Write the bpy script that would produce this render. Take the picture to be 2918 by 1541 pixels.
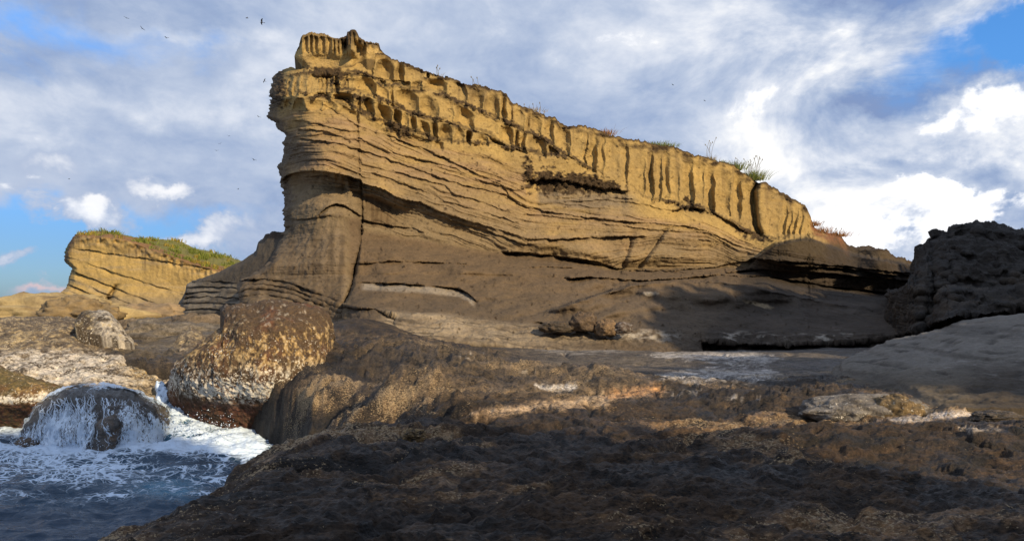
import bpy, math, random
import numpy as np

# ------------------------------------------------------------------ camera, light, exposure
for o in list(bpy.data.objects):
    bpy.data.objects.remove(o)
scene = bpy.context.scene
COL = scene.collection
W, H = 1024, 540
F = 683.0            # focal length in pixels at 1024 wide
HV = 304.0           # row of the sea horizon
CZ = 3.2             # eye height above the sea (m)

cam_d = bpy.data.cameras.new('camera')
cam_d.sensor_width = 36.0
cam_d.lens = 36.0 * F / W
cam_d.shift_y = (HV - H / 2) / W
cam_d.clip_start = 0.05
cam_d.clip_end = 30000
cam = bpy.data.objects.new('camera', cam_d)
cam.location = (0, 0, CZ)
cam.rotation_euler = (math.radians(90), 0, 0)
COL.objects.link(cam)
scene.camera = cam

SUN_AZ = math.radians(43)      # to the right of straight-behind-the-camera
SUN_EL = math.radians(26)
SDIR = np.array([math.sin(SUN_AZ) * math.cos(SUN_EL), -math.cos(SUN_AZ) * math.cos(SUN_EL), math.sin(SUN_EL)])
sl = bpy.data.lights.new('sun', 'SUN')
sl.energy = 5.0
sl.angle = math.radians(0.6)
sl.color = (1.0, 0.80, 0.52)
so = bpy.data.objects.new('sun', sl)
from mathutils import Vector
so.rotation_euler = Vector(SDIR).to_track_quat('Z', 'Y').to_euler()
so.location = (30, -30, 30)
COL.objects.link(so)

scene.view_settings.view_transform = 'Standard'
scene.view_settings.look = 'None'
scene.view_settings.gamma = 1
scene.view_settings.exposure = 0.2
scene.view_settings.use_curve_mapping = False
scene.cycles.max_bounces = 4
scene.cycles.diffuse_bounces = 2


def s2l(c):
    return tuple(((x / 255) / 12.92 if x / 255 <= 0.04045 else ((x / 255 + 0.055) / 1.055) ** 2.4) for x in c)


# ------------------------------------------------------------------ world: sky with clouds
world = bpy.data.worlds.new('World')
scene.world = world
world.cycles.sampling_method = 'MANUAL'
world.cycles.sample_map_resolution = 512
world.use_nodes = True
NT = world.node_tree
NT.nodes.clear()


class G:
    """small helper to write node maths as expressions"""
    def __init__(self, nt):
        self.nt = nt

    def n(self, t, **k):
        o = self.nt.nodes.new(t)
        for a, b in k.items():
            setattr(o, a, b)
        return o

    def put(self, sock, v):
        if hasattr(v, 'is_output'):
            self.nt.links.new(v, sock)
        else:
            sock.default_value = v

    def m(self, op, a, b=0.0, c=0.0, clamp=False):
        o = self.n('ShaderNodeMath', operation=op, use_clamp=clamp)
        self.put(o.inputs[0], a); self.put(o.inputs[1], b); self.put(o.inputs[2], c)
        return o.outputs[0]

    def vm(self, op, a, b):
        o = self.n('ShaderNodeVectorMath', operation=op)
        self.put(o.inputs[0], a); self.put(o.inputs[1], b)
        return o.outputs['Value'] if op == 'DOT_PRODUCT' else o.outputs['Vector']

    def noise(self, vec, scale, detail=6, rough=0.55, dist=0.0, lac=2.0):
        o = self.n('ShaderNodeTexNoise')
        self.put(o.inputs['Vector'], vec)
        o.inputs['Scale'].default_value = scale; o.inputs['Detail'].default_value = detail
        o.inputs['Roughness'].default_value = rough; o.inputs['Distortion'].default_value = dist
        o.inputs['Lacunarity'].default_value = lac
        return o.outputs['Fac']

    def ss(self, x, a, b):
        o = self.n('ShaderNodeMapRange', interpolation_type='SMOOTHSTEP')
        self.put(o.inputs['Value'], x); self.put(o.inputs['From Min'], a); self.put(o.inputs['From Max'], b)
        return o.outputs['Result']

    def mix(self, f, a, b, mode='MIX'):
        o = self.n('ShaderNodeMix', data_type='RGBA', blend_type=mode)
        self.put(o.inputs['Factor'], f)
        for s, v in ((o.inputs[6], a), (o.inputs[7], b)):
            if isinstance(v, tuple) and len(v) == 3:
                v = v + (1.0,)
            self.put(s, v)
        return o.outputs[2]


g = G(NT)
DIRV = g.n('ShaderNodeTexCoord').outputs['Generated']
KD = W / 2575.0     # "display" pixels of the traced photograph to render pixels


def blob(x, y, rx, ry):
    """soft cloud region round the direction seen at display pixel (x, y); radii in display pixels"""
    d = np.array([(x * KD - 512) / F, 1.0, (HV - y * KD) / F]); ln = np.linalg.norm(d); d /= ln
    r = np.cross(d, (0, 0, 1)); r /= np.linalg.norm(r)
    up = np.cross(r, d)
    a = g.m('MULTIPLY', g.vm('DOT_PRODUCT', DW, tuple(r)), ln * F / (rx * KD) / ln ** 0.5)
    b = g.m('MULTIPLY', g.vm('DOT_PRODUCT', DW, tuple(up)), ln * F / (ry * KD))
    q = g.m('ADD', g.m('MULTIPLY', a, a), g.m('MULTIPLY', b, b))
    e = g.m('EXPONENT', g.m('MULTIPLY', q, -1.0))
    return g.m('MULTIPLY', e, g.m('GREATER_THAN', g.vm('DOT_PRODUCT', DW, tuple(d)), 0.0))


def add(*xs):
    r = xs[0]
    for x in xs[1:]:
        r = g.m('ADD', r, x)
    return r


# warp directions so that every edge is ragged
wn = g.n('ShaderNodeTexNoise'); wn.inputs['Scale'].default_value = 7.0; wn.inputs['Detail'].default_value = 6; wn.inputs['Roughness'].default_value = 0.6
g.put(wn.inputs['Vector'], DIRV)
off = g.vm('SUBTRACT', wn.outputs['Color'], (0.5, 0.5, 0.5))
offs = g.n('ShaderNodeVectorMath', operation='SCALE'); g.put(offs.inputs[0], off); offs.inputs['Scale'].default_value = 0.16
DW = g.vm('ADD', DIRV, offs.outputs[0])

st = g.vm('MULTIPLY', DIRV, (1.0, 1.0, 1.7))
n_soft = g.noise(st, 2.1, 5, 0.5, 0.5)
n_mid = g.noise(st, 5.5, 8, 0.6, 0.4)
n_fine = g.noise(st, 15.0, 8, 0.62, 0.3)

sky = g.n('ShaderNodeTexSky', sky_type='NISHITA')
sky.sun_disc = False
sky.sun_elevation = SUN_EL
sky.sun_rotation = math.pi - SUN_AZ
sky.altitude = 0; sky.air_density = 1.0; sky.dust_density = 0.6; sky.ozone_density = 2.0
sepd = g.n('ShaderNodeSeparateXYZ'); g.put(sepd.inputs[0], DIRV)
tint = g.mix(g.ss(sepd.outputs[2], 0.05, 0.32), (0.40, 0.60, 0.98), (0.72, 1.40, 2.1))
blue = g.mix(1.0, sky.outputs[0], tint, 'MULTIPLY')

# cover: 1 = closed grey-white layer, 0 = open blue
gap = add(g.m('MULTIPLY', blob(2610, 95, 130, 85), 1.25), g.m('MULTIPLY', blob(2330, 190, 120, 60), 0.25),
          g.m('MULTIPLY', blob(60, 560, 260, 70), 0.62), g.m('MULTIPLY', blob(420, 540, 220, 50), 0.38),
          g.m('MULTIPLY', blob(0, 700, 260, 70), 0.8), g.m('MULTIPLY', blob(330, 640, 340, 60), 0.4),
          g.m('MULTIPLY', blob(160, 60, 420, 70), 0.30))
cov_in = add(g.m('MULTIPLY', n_soft, 0.5), g.m('MULTIPLY', n_mid, 0.5), g.m('MULTIPLY', gap, -0.42))
cover = g.ss(cov_in, 0.20, 0.44)

soft2 = add(g.m('MULTIPLY', n_soft, 0.62), g.m('MULTIPLY', n_mid, 0.38))
bright_r = add(g.m('MULTIPLY', blob(2250, 120, 300, 60), 0.5), blob(2150, 330, 520, 190), g.m('MULTIPLY', blob(2450, 330, 260, 70), 0.9), g.m('MULTIPLY', blob(2300, 590, 330, 80), 1.1),
               g.m('MULTIPLY', blob(80, 290, 180, 90), 0.9), g.m('MULTIPLY', blob(480, 80, 260, 25), 0.55), g.m('MULTIPLY', blob(600, 280, 420, 25), 0.4),
               g.m('MULTIPLY', blob(1750, 60, 260, 110), 0.5), g.m('MULTIPLY', blob(1980, 470, 260, 80), 0.6))
dark_r = add(blob(2270, 235, 150, 32), blob(2520, 205, 120, 34), g.m('MULTIPLY', blob(2400, 430, 260, 36), 0.8),
             g.m('MULTIPLY', blob(2210, 560, 90, 36), 0.6), g.m('MULTIPLY', blob(1500, 270, 420, 90), 0.30), g.m('MULTIPLY', blob(600, 380, 500, 90), 0.20))
lum = add(g.m('MULTIPLY', g.m('SUBTRACT', soft2, 0.5), 2.3), g.m('MULTIPLY', bright_r, 0.34), g.m('MULTIPLY', dark_r, -0.42), 0.39,
          g.m('MULTIPLY', g.m('SUBTRACT', n_fine, 0.5), 0.60), g.m('MULTIPLY', g.m('MULTIPLY', g.m('SUBTRACT', n_mid, 0.5), g.ss(g.vm('DOT_PRODUCT', DIRV, (1.0, 0.35, 0.0)), 0.35, 0.8)), 2.2))
ramp = g.n('ShaderNodeValToRGB')
cr = ramp.color_ramp
cr.elements[0].position = 0.0; cr.elements[0].color = s2l((132, 152, 192)) + (1,)
cr.elements[1].position = 1.0; cr.elements[1].color = (1.0, 1.0, 1.0, 1)
for p, c in ((0.25, (156, 175, 208)), (0.5, (186, 199, 222)), (0.75, (222, 228, 240))):
    e = cr.elements.new(p); e.color = s2l(c) + (1,)
g.put(ramp.inputs[0], lum)

# white burnt-through holes, right part of the sky
hole = add(g.m('MULTIPLY', blob(2420, 310, 190, 55), 0.9), g.m('MULTIPLY', blob(2180, 580, 230, 60), 0.9), g.m('MULTIPLY', blob(2540, 500, 120, 40), 0.8),
           g.m('MULTIPLY', blob(2080, 525, 80, 18), 0.7), g.m('MULTIPLY', blob(2000, 250, 200, 60), 0.35), g.m('MULTIPLY', blob(2350, 480, 120, 20), 0.6))
hole_m = g.ss(add(g.m('MULTIPLY', hole, 0.9), g.m('MULTIPLY', g.m('SUBTRACT', n_mid, 0.5), 2.2), g.m('MULTIPLY', g.m('SUBTRACT', n_fine, 0.5), 1.5)), 0.38, 0.72)
# cumulus, low left
cum = add(blob(240, 530, 62, 48), g.m('MULTIPLY', blob(250, 490, 26, 26), 0.8), g.m('MULTIPLY', blob(430, 470, 75, 26), 0.95), g.m('MULTIPLY', blob(360, 420, 50, 36), 0.7),
          g.m('MULTIPLY', blob(420, 585, 75, 36), 0.85), g.m('MULTIPLY', blob(540, 570, 60, 60), 0.72), g.m('MULTIPLY', blob(640, 590, 40, 40), 0.5),
          g.m('MULTIPLY', blob(90, 540, 42, 60), 0.55), g.m('MULTIPLY', blob(120, 420, 120, 46), 0.62), g.m('MULTIPLY', blob(20, 650, 50, 26), 0.6))
cum_m = g.ss(add(cum, g.m('MULTIPLY', g.m('SUBTRACT', n_fine, 0.5), 1.5), g.m('MULTIPLY', g.m('SUBTRACT', n_mid, 0.5), 0.9)), 0.34, 0.72)
cum_l = g.ss(add(cum, g.m('MULTIPLY', g.m('SUBTRACT', n_fine, 0.5), 1.2)), 0.45, 1.15)
cum_c = g.mix(cum_l, s2l((176, 190, 216)), (0.98, 0.98, 1.0))
pink = blob(100, 745, 40, 10)

C10 = 10.0


def times10(c):
    o = g.n('ShaderNodeVectorMath', operation='SCALE'); g.put(o.inputs[0], c); o.inputs['Scale'].default_value = C10
    return o.outputs[0]


c1 = g.mix(cover, blue, times10(ramp.outputs[0]))
c1 = g.mix(g.m('MULTIPLY', cum_m, 0.92), c1, times10(cum_c))
c1 = g.mix(g.m('MULTIPLY', pink, 0.7), c1, (8.0, 5.6, 5.6))
c1 = g.mix(hole_m, c1, (11.0, 11.0, 11.2))
bg = g.n('ShaderNodeBackground'); g.put(bg.inputs['Color'], c1); bg.inputs['Strength'].default_value = 0.09
wo = g.n('ShaderNodeOutputWorld'); NT.links.new(bg.outputs[0], wo.inputs[0])

# ------------------------------------------------------------------ noise (numpy)
rng = np.random.RandomState(7)
PERM = np.concatenate([rng.permutation(256)] * 3).astype(np.int32)
GR = rng.normal(size=(256, 3)).astype(np.float32); GR /= np.linalg.norm(GR, axis=1)[:, None]


def pn(x, y, z):
    x = np.asarray(x, np.float32); y = np.asarray(y, np.float32); z = np.asarray(z, np.float32)
    xi = np.floor(x); yi = np.floor(y); zi = np.floor(z)
    xf = x - xi; yf = y - yi; zf = z - zi
    xi = xi.astype(np.int32) & 255; yi = yi.astype(np.int32) & 255; zi = zi.astype(np.int32) & 255
    u = xf * xf * xf * (xf * (xf * 6 - 15) + 10); v = yf * yf * yf * (yf * (yf * 6 - 15) + 10); w = zf * zf * zf * (zf * (zf * 6 - 15) + 10)
    r = 0
    for dx in (0, 1):
        a = PERM[xi + dx]
        wx = u if dx else 1 - u
        for dy in (0, 1):
            b = PERM[a + yi + dy]
            wy = v if dy else 1 - v
            for dz in (0, 1):
                gq = GR[PERM[b + zi + dz]]
                wz = w if dz else 1 - w
                r = r + wx * wy * wz * (gq[..., 0] * (xf - dx) + gq[..., 1] * (yf - dy) + gq[..., 2] * (zf - dz))
    return r * 1.5


def fbm(P, s, o=4, rough=0.5, sq=(1, 1, 1), seed=0.0):
    x = P[..., 0] * s * sq[0] + seed * 17.3 + 3.1; y = P[..., 1] * s * sq[1] + seed * 5.7; z = P[..., 2] * s * sq[2] + seed * 9.1
    a = 1.0; r = 0; t = 0
    for _ in range(o):
        r = r + a * pn(x, y, z); t += a
        a *= rough; x = x * 2.03 + 1.7; y = y * 2.03 + 4.1; z = z * 2.03 + 2.9
    return r / t ** 0.7


def ridged(P, s, o=4, rough=0.5, sq=(1, 1, 1), seed=0.0):
    x = P[..., 0] * s * sq[0] + seed * 11.3; y = P[..., 1] * s * sq[1] + seed * 3.7; z = P[..., 2] * s * sq[2] + seed * 7.1
    a = 1.0; r = 0; t = 0
    for _ in range(o):
        r = r + a * (1 - np.abs(pn(x, y, z)) * 2); t += a
        a *= rough; x = x * 2.03 + 1.7; y = y * 2.03 + 4.1; z = z * 2.03 + 2.9
    return r / t


_t = np.arange(0, 256, 1 / 32.0)
LUT = pn(_t, np.full_like(_t, 0.37), np.full_like(_t, 0.71)).astype(np.float32)
LUT = np.where(_t > 252, LUT * (256 - _t) / 4 + LUT[0] * (1 - (256 - _t) / 4), LUT)


def n1(x, seed=0.0):
    """1-D noise from a table"""
    f = (np.asarray(x, np.float32) + seed * 13.37 + 64.0) * 32.0
    i = np.floor(f).astype(np.int32); t = f - i
    a = LUT[i % len(LUT)]; b = LUT[(i + 1) % len(LUT)]
    return a + (b - a) * t


def n2(x, y, seed=0.0):
    x = np.asarray(x, np.float32) + seed * 7.13; y = np.asarray(y, np.float32) + seed * 3.71
    xi = np.floor(x); yi = np.floor(y); xf = x - xi; yf = y - yi
    xi = xi.astype(np.int32) & 255; yi = yi.astype(np.int32) & 255
    u_ = xf * xf * (3 - 2 * xf); v_ = yf * yf * (3 - 2 * yf)
    r = 0
    for dx in (0, 1):
        a = PERM[xi + dx]
        for dy in (0, 1):
            gq = GR[PERM[a + yi + dy]]
            r = r + (u_ if dx else 1 - u_) * (v_ if dy else 1 - v_) * (gq[..., 0] * (xf - dx) + gq[..., 1] * (yf - dy))
    return r * 1.7


def sst(x, a, b):
    t = np.clip((x - a) / (b - a), 0, 1)
    return t * t * (3 - 2 * t)


def lerp(a, b, t):
    return a + (b - a) * t


# ------------------------------------------------------------------ traced pixels -> render pixels
SK = W / 2918.0


def Dp(p):
    return [(x * KD, y * KD) for x, y in p]


def Zc(x0, y0, k):
    return lambda p: [((x / k + x0) * SK, (y / k + y0) * SK) for x, y in p]


Z1 = Zc(700, 40, 2.72); Z2 = Zc(1400, 200, 2.267); Z3 = Zc(700, 440, 2.72); Z4 = Zc(0, 600, 2.72)
Z5 = Zc(0, 950, 2.301); Z6 = Zc(450, 800, 2.4725); Z7 = Zc(1250, 750, 2.472); Z8 = Zc(2050, 550, 1.8134)


def line(p):
    p = sorted(p); xs = np.array([q[0] for q in p]); ys = np.array([q[1] for q in p])
    return lambda u: np.interp(u, xs, ys)


def line_s(p, w=14.0):
    """like line(), corners rounded over about w pixels"""
    f = line(p); lo = min(q[0] for q in p); hi = max(q[0] for q in p)
    xs = np.linspace(lo - 2 * w, hi + 2 * w, 1200); st = xs[1] - xs[0]
    k = np.exp(-(np.arange(-60, 61) * st / w) ** 2 * 2) if 60 * st > w else np.exp(-(np.linspace(-2, 2, 121)) ** 2 * 2)
    ys = np.convolve(np.pad(f(xs), 60, mode='edge'), k / k.sum(), 'valid')
    return lambda u: np.interp(u, xs, ys)


def lineL(p):      # u as a function of v
    p = sorted((b, a) for a, b in p); xs = np.array([q[0] for q in p]); ys = np.array([q[1] for q in p])
    return lambda v: np.interp(v, xs, ys)


def world_pt(u, v, y):
    return np.stack([(u - 512) / F * y, y, CZ + (HV - v) / F * y], -1)


def to_px(P):
    y = np.maximum(P[..., 1], 0.3)
    return 512 + P[..., 0] / y * F, HV - (P[..., 2] - CZ) / y * F


# ------------------------------------------------------------------ mesh building
def link(o):
    COL.objects.link(o)
    return o


def mesh_obj(name, V, Q, mat, col=None, origin=(0, 0, 0), parent=None, smooth=True, tri=False):
    V = np.asarray(V, np.float32).reshape(-1, 3) - np.asarray(origin, np.float32)
    Q = np.asarray(Q, np.int32)
    k = Q.shape[1]
    me = bpy.data.meshes.new(name)
    me.vertices.add(len(V)); me.vertices.foreach_set('co', V.ravel())
    me.loops.add(Q.size); me.loops.foreach_set('vertex_index', Q.ravel())
    me.polygons.add(len(Q))
    me.polygons.foreach_set('loop_start', np.arange(0, Q.size, k, dtype=np.int32))
    me.polygons.foreach_set('loop_total', np.full(len(Q), k, np.int32))
    me.polygons.foreach_set('use_smooth', np.full(len(Q), smooth, bool))
    me.update(calc_edges=True)
    me.validate()
    if col is not None:
        at = me.attributes.new('Col', 'FLOAT_COLOR', 'POINT')
        c = np.full((len(V), 4), 0.5, np.float32); c[:, :col.reshape(-1, col.shape[-1]).shape[1]] = col.reshape(-1, col.shape[-1])
        at.data.foreach_set('color', c.ravel())
    me.materials.append(mat)
    o = bpy.data.objects.new(name, me)
    link(o)
    if parent is not None:
        o.parent = parent
        o.location = np.asarray(origin, float) - np.asarray(parent.location, float)
    else:
        o.location = origin
    return o


def grid_quads(n, m, wrap=False):
    i = np.arange(n * m).reshape(n, m)
    if wrap:
        i = np.concatenate([i, i[:, :1]], 1)
    a = i[:-1, :-1].ravel(); b = i[:-1, 1:].ravel(); c = i[1:, 1:].ravel(); d = i[1:, :-1].ravel()
    return np.stack([a, b, c, d], 1)


def grid_normals(P):
    du = np.gradient(P, axis=1); dv = np.gradient(P, axis=0)
    n = np.cross(du, dv); n /= (np.linalg.norm(n, axis=-1, keepdims=True) + 1e-9)
    return n


def tag(o, label=None, cat=None, group=None, kind=None):
    if label: o['label'] = label
    if cat: o['category'] = cat
    if group: o['group'] = group
    if kind: o['kind'] = kind
    return o


def empty(name, loc):
    o = bpy.data.objects.new(name, None); o.location = loc
    o.empty_display_size = 0.5
    return link(o)


def close_body(P, C, back=8.0, top_k=4, side_k=3, drop=None, inL=0.15, inR=0.15, slope=0.25):
    """P[rows top->bottom, cols, 3]: add side walls and a top/back that run away from the viewer, so the sheet is a body"""
    ez = np.array([0, 0, 1.0])

    def away(E, t, inward, dz):
        d = np.stack([E[..., 0] / E[..., 1], np.ones_like(E[..., 0]), (E[..., 2] - CZ) / E[..., 1]], -1)
        q = E + d * t
        q[..., 0] += inward * t
        q[..., 2] -= dz * t
        return q
    L = [away(P[:, :1], back * ((k + 1) / side_k) ** 1.5, inL, 0.02) for k in range(side_k)][::-1]
    R = [away(P[:, -1:], back * ((k + 1) / side_k) ** 1.5, -inR, 0.02) for k in range(side_k)]
    P = np.concatenate(L + [P] + R, 1)
    C = np.concatenate([C[:, :1]] * side_k + [C] + [C[:, -1:]] * side_k, 1)
    T = []
    w_ = np.linspace(0, 1, P.shape[1])[None, :]
    shear = inL * np.clip(1 - w_ / 0.3, 0, 1) - inR * np.clip(1 - (1 - w_) / 0.3, 0, 1)
    for k in range(top_k):
        T.append(away(P[:1], back * ((k + 1) / top_k) ** 1.6, shear, slope))
    last = T[-1].copy(); last[..., 2] = np.minimum(last[..., 2] - 0.2, drop if drop is not None else -0.5); last[..., 1] += 1.0
    T.append(last)
    P = np.concatenate(T[::-1] + [P], 0)
    C = np.concatenate([C[:1]] * (top_k + 1) + [C], 0)
    return P, C


# ------------------------------------------------------------------ materials
def rock_mat(name, bump=0.5, bscale=9.0, fine=40.0, var=0.45, rough=0.92, speck=0.0, speck_col=(0.6, 0.58, 0.55), speck_scale=30.0, wet=0.0, dist=0.06, streak=(1, 1, 1)):
    mt = bpy.data.materials.new(name); mt.use_nodes = True
    nt = mt.node_tree; nt.nodes.clear(); h = G(nt)
    pos = h.n('ShaderNodeNewGeometry').outputs['Position']
    sp = h.vm('MULTIPLY', pos, streak)
    att = h.n('ShaderNodeAttribute', attribute_name='Col')
    a = h.noise(sp, bscale, 8, 0.62, 0.3)
    b = h.noise(sp, fine, 5, 0.65)
    big = h.noise(sp, bscale * 0.17, 5, 0.6, 0.6)
    val = add_(h, h.m('MULTIPLY', h.m('SUBTRACT', a, 0.5), 3.2 * var), h.m('MULTIPLY', h.m('SUBTRACT', b, 0.5), 3.6 * var), h.m('MULTIPLY', h.m('SUBTRACT', big, 0.5), 1.6 * var), 1.0)
    val = h.m('MAXIMUM', val, 0.10)
    sc = h.n('ShaderNodeVectorMath', operation='SCALE'); nt.links.new(att.outputs['Color'], sc.inputs[0]); nt.links.new(val, sc.inputs['Scale'])
    colr = sc.outputs[0]
    if speck > 0:
        s1 = h.noise(sp, speck_scale, 3, 0.7)
        s1 = h.m('ADD', s1, h.m('MULTIPLY', h.m('SUBTRACT', att.outputs['Alpha'], 0.5), 0.36))
        s1 = h.m('ADD', s1, h.m('MULTIPLY', h.m('SUBTRACT', big, 0.5), 0.25))
        mk = h.m('MULTIPLY', h.ss(s1, 0.615, 0.665), speck)
        colr = h.mix(mk, colr, speck_col)
    bs = h.n('ShaderNodeBsdfPrincipled')
    nt.links.new(colr, bs.inputs['Base Color'])
    bs.inputs['Roughness'].default_value = rough
    bs.inputs['Specular IOR Level'].default_value = 0.3 + wet
    hb = h.m('ADD', a, h.m('MULTIPLY', b, 0.45))
    bp = h.n('ShaderNodeBump'); bp.inputs['Strength'].default_value = bump; bp.inputs['Distance'].default_value = dist
    nt.links.new(hb, bp.inputs['Height']); nt.links.new(bp.outputs[0], bs.inputs['Normal'])
    if wet > 0:
        r = h.m('MULTIPLY_ADD', h.ss(big, 0.4, 0.6), 0.35, rough - 0.3)
        nt.links.new(r, bs.inputs['Roughness'])
    out = h.n('ShaderNodeOutputMaterial'); nt.links.new(bs.outputs[0], out.inputs[0])
    return mt


def add_(h, *xs):
    r = xs[0]
    for x in xs[1:]:
        r = h.m('ADD', r, x)
    return r


M_CLIFF = rock_mat('sandstone', 0.55, 3.0, 13.0, 0.28, 0.95, dist=0.10)
M_DARK = rock_mat('dark_rock', 0.9, 5.0, 22.0, 0.7, 0.88, speck=0.15, speck_col=(0.26, 0.21, 0.15), speck_scale=30.0, dist=0.06)
M_PLAT = rock_mat('platform_rock', 1.0, 5.0, 30.0, 1.25, 0.85, speck=0.95, speck_col=(0.38, 0.275, 0.155), speck_scale=42.0, wet=0.12, dist=0.10, streak=(0.75, 1.0, 1.2))
M_BARN = rock_mat('barnacle_rock', 1.0, 9.0, 26.0, 0.45, 0.85, speck=0.9, speck_col=(0.70, 0.65, 0.55), speck_scale=19.0, dist=0.07)
M_SLAB = rock_mat('grey_slab_rock', 0.6, 7.0, 36.0, 0.38, 0.92, dist=0.03)
M_FAR = rock_mat('far_sandstone', 0.5, 1.6, 8.0, 0.25, 0.95, dist=0.15)


def plain_mat(name, col, rough=0.8, var=0.3, scale=6.0):
    mt = bpy.data.materials.new(name); mt.use_nodes = True
    nt = mt.node_tree; h = G(nt); bs = nt.nodes['Principled BSDF']
    pos = h.n('ShaderNodeNewGeometry').outputs['Position']
    n = h.noise(pos, scale, 4, 0.6)
    c = h.mix(n, tuple(x * (1 - var) for x in col), tuple(min(1, x * (1 + var)) for x in col))
    nt.links.new(c, bs.inputs['Base Color']); bs.inputs['Roughness'].default_value = rough
    return mt


def attr_mat(name, rough=0.8):
    mt = bpy.data.materials.new(name); mt.use_nodes = True
    nt = mt.node_tree; h = G(nt); bs = nt.nodes['Principled BSDF']
    att = h.n('ShaderNodeAttribute', attribute_name='Col')
    n = h.noise(h.n('ShaderNodeNewGeometry').outputs['Position'], 9.0, 3, 0.6)
    v = h.m('MULTIPLY_ADD', n, 0.8, 0.6)
    sc = h.n('ShaderNodeVectorMath', operation='SCALE'); nt.links.new(att.outputs['Color'], sc.inputs[0]); nt.links.new(v, sc.inputs['Scale'])
    nt.links.new(sc.outputs[0], bs.inputs['Base Color']); bs.inputs['Roughness'].default_value = rough
    bs.inputs['Specular IOR Level'].default_value = 0.2
    return mt


M_GRASS = attr_mat('grass_blades')
M_BIRD = plain_mat('bird_feathers', (0.03, 0.03, 0.035))

TAN = np.array([0.375, 0.255, 0.088]); TAN2 = np.array([0.29, 0.205, 0.090]); CRUST = np.array([0.042, 0.026, 0.014])
BROWN = np.array([0.165, 0.113, 0.066]); GREYB = np.array([0.105, 0.086, 0.067]); PALE = np.array([0.50, 0.44, 0.36]); PINK = np.array([0.30, 0.200, 0.110])
DARKB = np.array([0.060, 0.045, 0.031])


STONE = 0.90


def mixc(C, col, f):
    return C + (np.asarray(col) - C) * f[..., None]


# ------------------------------------------------------------------ main sandstone cliff
vt = line(Z1([(180, 575), (205, 510), (222, 472), (250, 455), (330, 418), (430, 427), (520, 405), (700, 415), (830, 385), (930, 330), (1000, 300), (1075, 312), (1200, 365), (1420, 450), (1500, 468), (1600, 490), (1700, 530), (1920, 570), (2050, 660), (2120, 700)])
          + Z2([(60, 130), (100, 150), (140, 210), (300, 270), (330, 292), (400, 300), (440, 340), (540, 355), (610, 355), (700, 385), (760, 410), (860, 440), (950, 445), (1050, 470), (1160, 490), (1300, 545), (1450, 580), (1540, 605), (1640, 660), (1720, 715), (1800, 735), (1900, 800), (2000, 855), (2048, 890), (2062, 960), (2090, 1020), (2180, 1050)])
          + Dp([(2110, 588), (2130, 618), (2180, 618), (2230, 627), (2250, 640), (2290, 656), (2400, 690)]))
T1 = line(Z1([(150, 640), (400, 610), (560, 600), (830, 600), (950, 620), (1060, 670), (1160, 710), (1280, 760), (1400, 810), (1560, 830), (1700, 880), (1880, 930), (2000, 1000)])
          + Z2([(200, 520), (330, 560), (440, 545), (560, 590), (640, 640), (700, 660), (900, 750), (1000, 830), (1200, 860), (1380, 890), (1550, 980), (1700, 1070), (1850, 1085), (1920, 1075)]) + Dp([(2060, 610), (2130, 650), (2300, 690)]))
T2 = line(Z1([(150, 520), (430, 445), (620, 450), (810, 445), (980, 490), (1060, 550), (1200, 560), (1330, 575), (1480, 610), (1580, 650), (1680, 690), (1800, 750), (1960, 810), (2080, 870), (2176, 900)]) + Z2([(340, 440), (420, 510), (520, 560), (640, 640), (700, 660), (900, 750), (1000, 830), (1200, 860), (1380, 890), (1550, 980), (1700, 1070), (1850, 1085)]))
T0 = line(Z1([(900, 470), (980, 480), (1100, 500), (1250, 518), (1380, 492), (1480, 484), (1560, 490)]))
T3 = line(Z1([(150, 700), (330, 640), (560, 645), (700, 668), (760, 692), (870, 745), (960, 795), (1080, 855), (1200, 875), (1330, 915), (1480, 965), (1600, 985), (1750, 1010), (1900, 1005), (2060, 1035), (2176, 1080)]))
L1 = line(Z3([(150, 240), (270, 205), (330, 150), (450, 122), (620, 125), (760, 155), (893, 192), (905, 222), (1040, 258), (1150, 315), (1240, 350), (1340, 365), (1500, 430), (1700, 500), (1900, 560), (2176, 650)]) + Z2([(240, 1082), (400, 1088), (600, 1080), (860, 1066), (940, 1075), (1100, 1065), (1400, 1092), (1500, 1130), (1600, 1180), (1700, 1195)]) + Dp([(2000, 672), (2300, 712)]))
L3 = line(Z3([(0, 480), (600, 470), (890, 480), (912, 578), (1000, 585), (1300, 640), (1600, 690), (1850, 730), (2176, 765)]) + Z2([(400, 1190), (600, 1230), (820, 1280), (1000, 1270), (1400, 1262), (1700, 1250)]) + Dp([(2100, 720), (2300, 745)]))
MM = line(Dp([(500, 690), (850, 690), (900, 690), (1200, 690), (1500, 700), (1800, 712), (2100, 742), (2400, 770)]))
NN = line(Dp([(500, 745), (850, 760), (900, 775), (1000, 790), (1150, 800), (1370, 825), (1550, 832), (1770, 838), (2000, 848), (2230, 842), (2400, 835)]))
BB = line(Dp([(500, 800), (850, 812), (980, 838), (1200, 866), (1400, 882), (1600, 886), (1770, 884), (2000, 894), (2230, 884), (2400, 875)]))
uLv = lineL(Z1([(222, 470), (205, 520), (190, 620), (205, 660), (160, 795), (230, 840), (250, 890), (300, 940), (285, 1000), (300, 1060), (280, 1130), (250, 1180), (265, 1250)])
            + Z3([(258, 210), (280, 260), (290, 330), (300, 400), (280, 430), (295, 480), (290, 530), (308, 570), (285, 610), (250, 690), (190, 830), (100, 900), (20, 950)]) + Z4([(1870, 530), (1845, 560), (1835, 630), (1870, 690), (1900, 790)]))
U0L = float(Z1([(222, 470)])[0][0])
y0f = line_s([(230, 39.6), (270, 38.6), (300, 37.9), (345, 38.3), (362, 39.2), (450, 41), (600, 44.5), (700, 47), (810, 50), (960, 53)])
yMf = line_s([(230, 37.6), (335, 36.4), (350, 36.6), (362, 36.6), (500, 37.6), (600, 38.6), (720, 40.4), (830, 43.0), (960, 44.0)])
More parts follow.
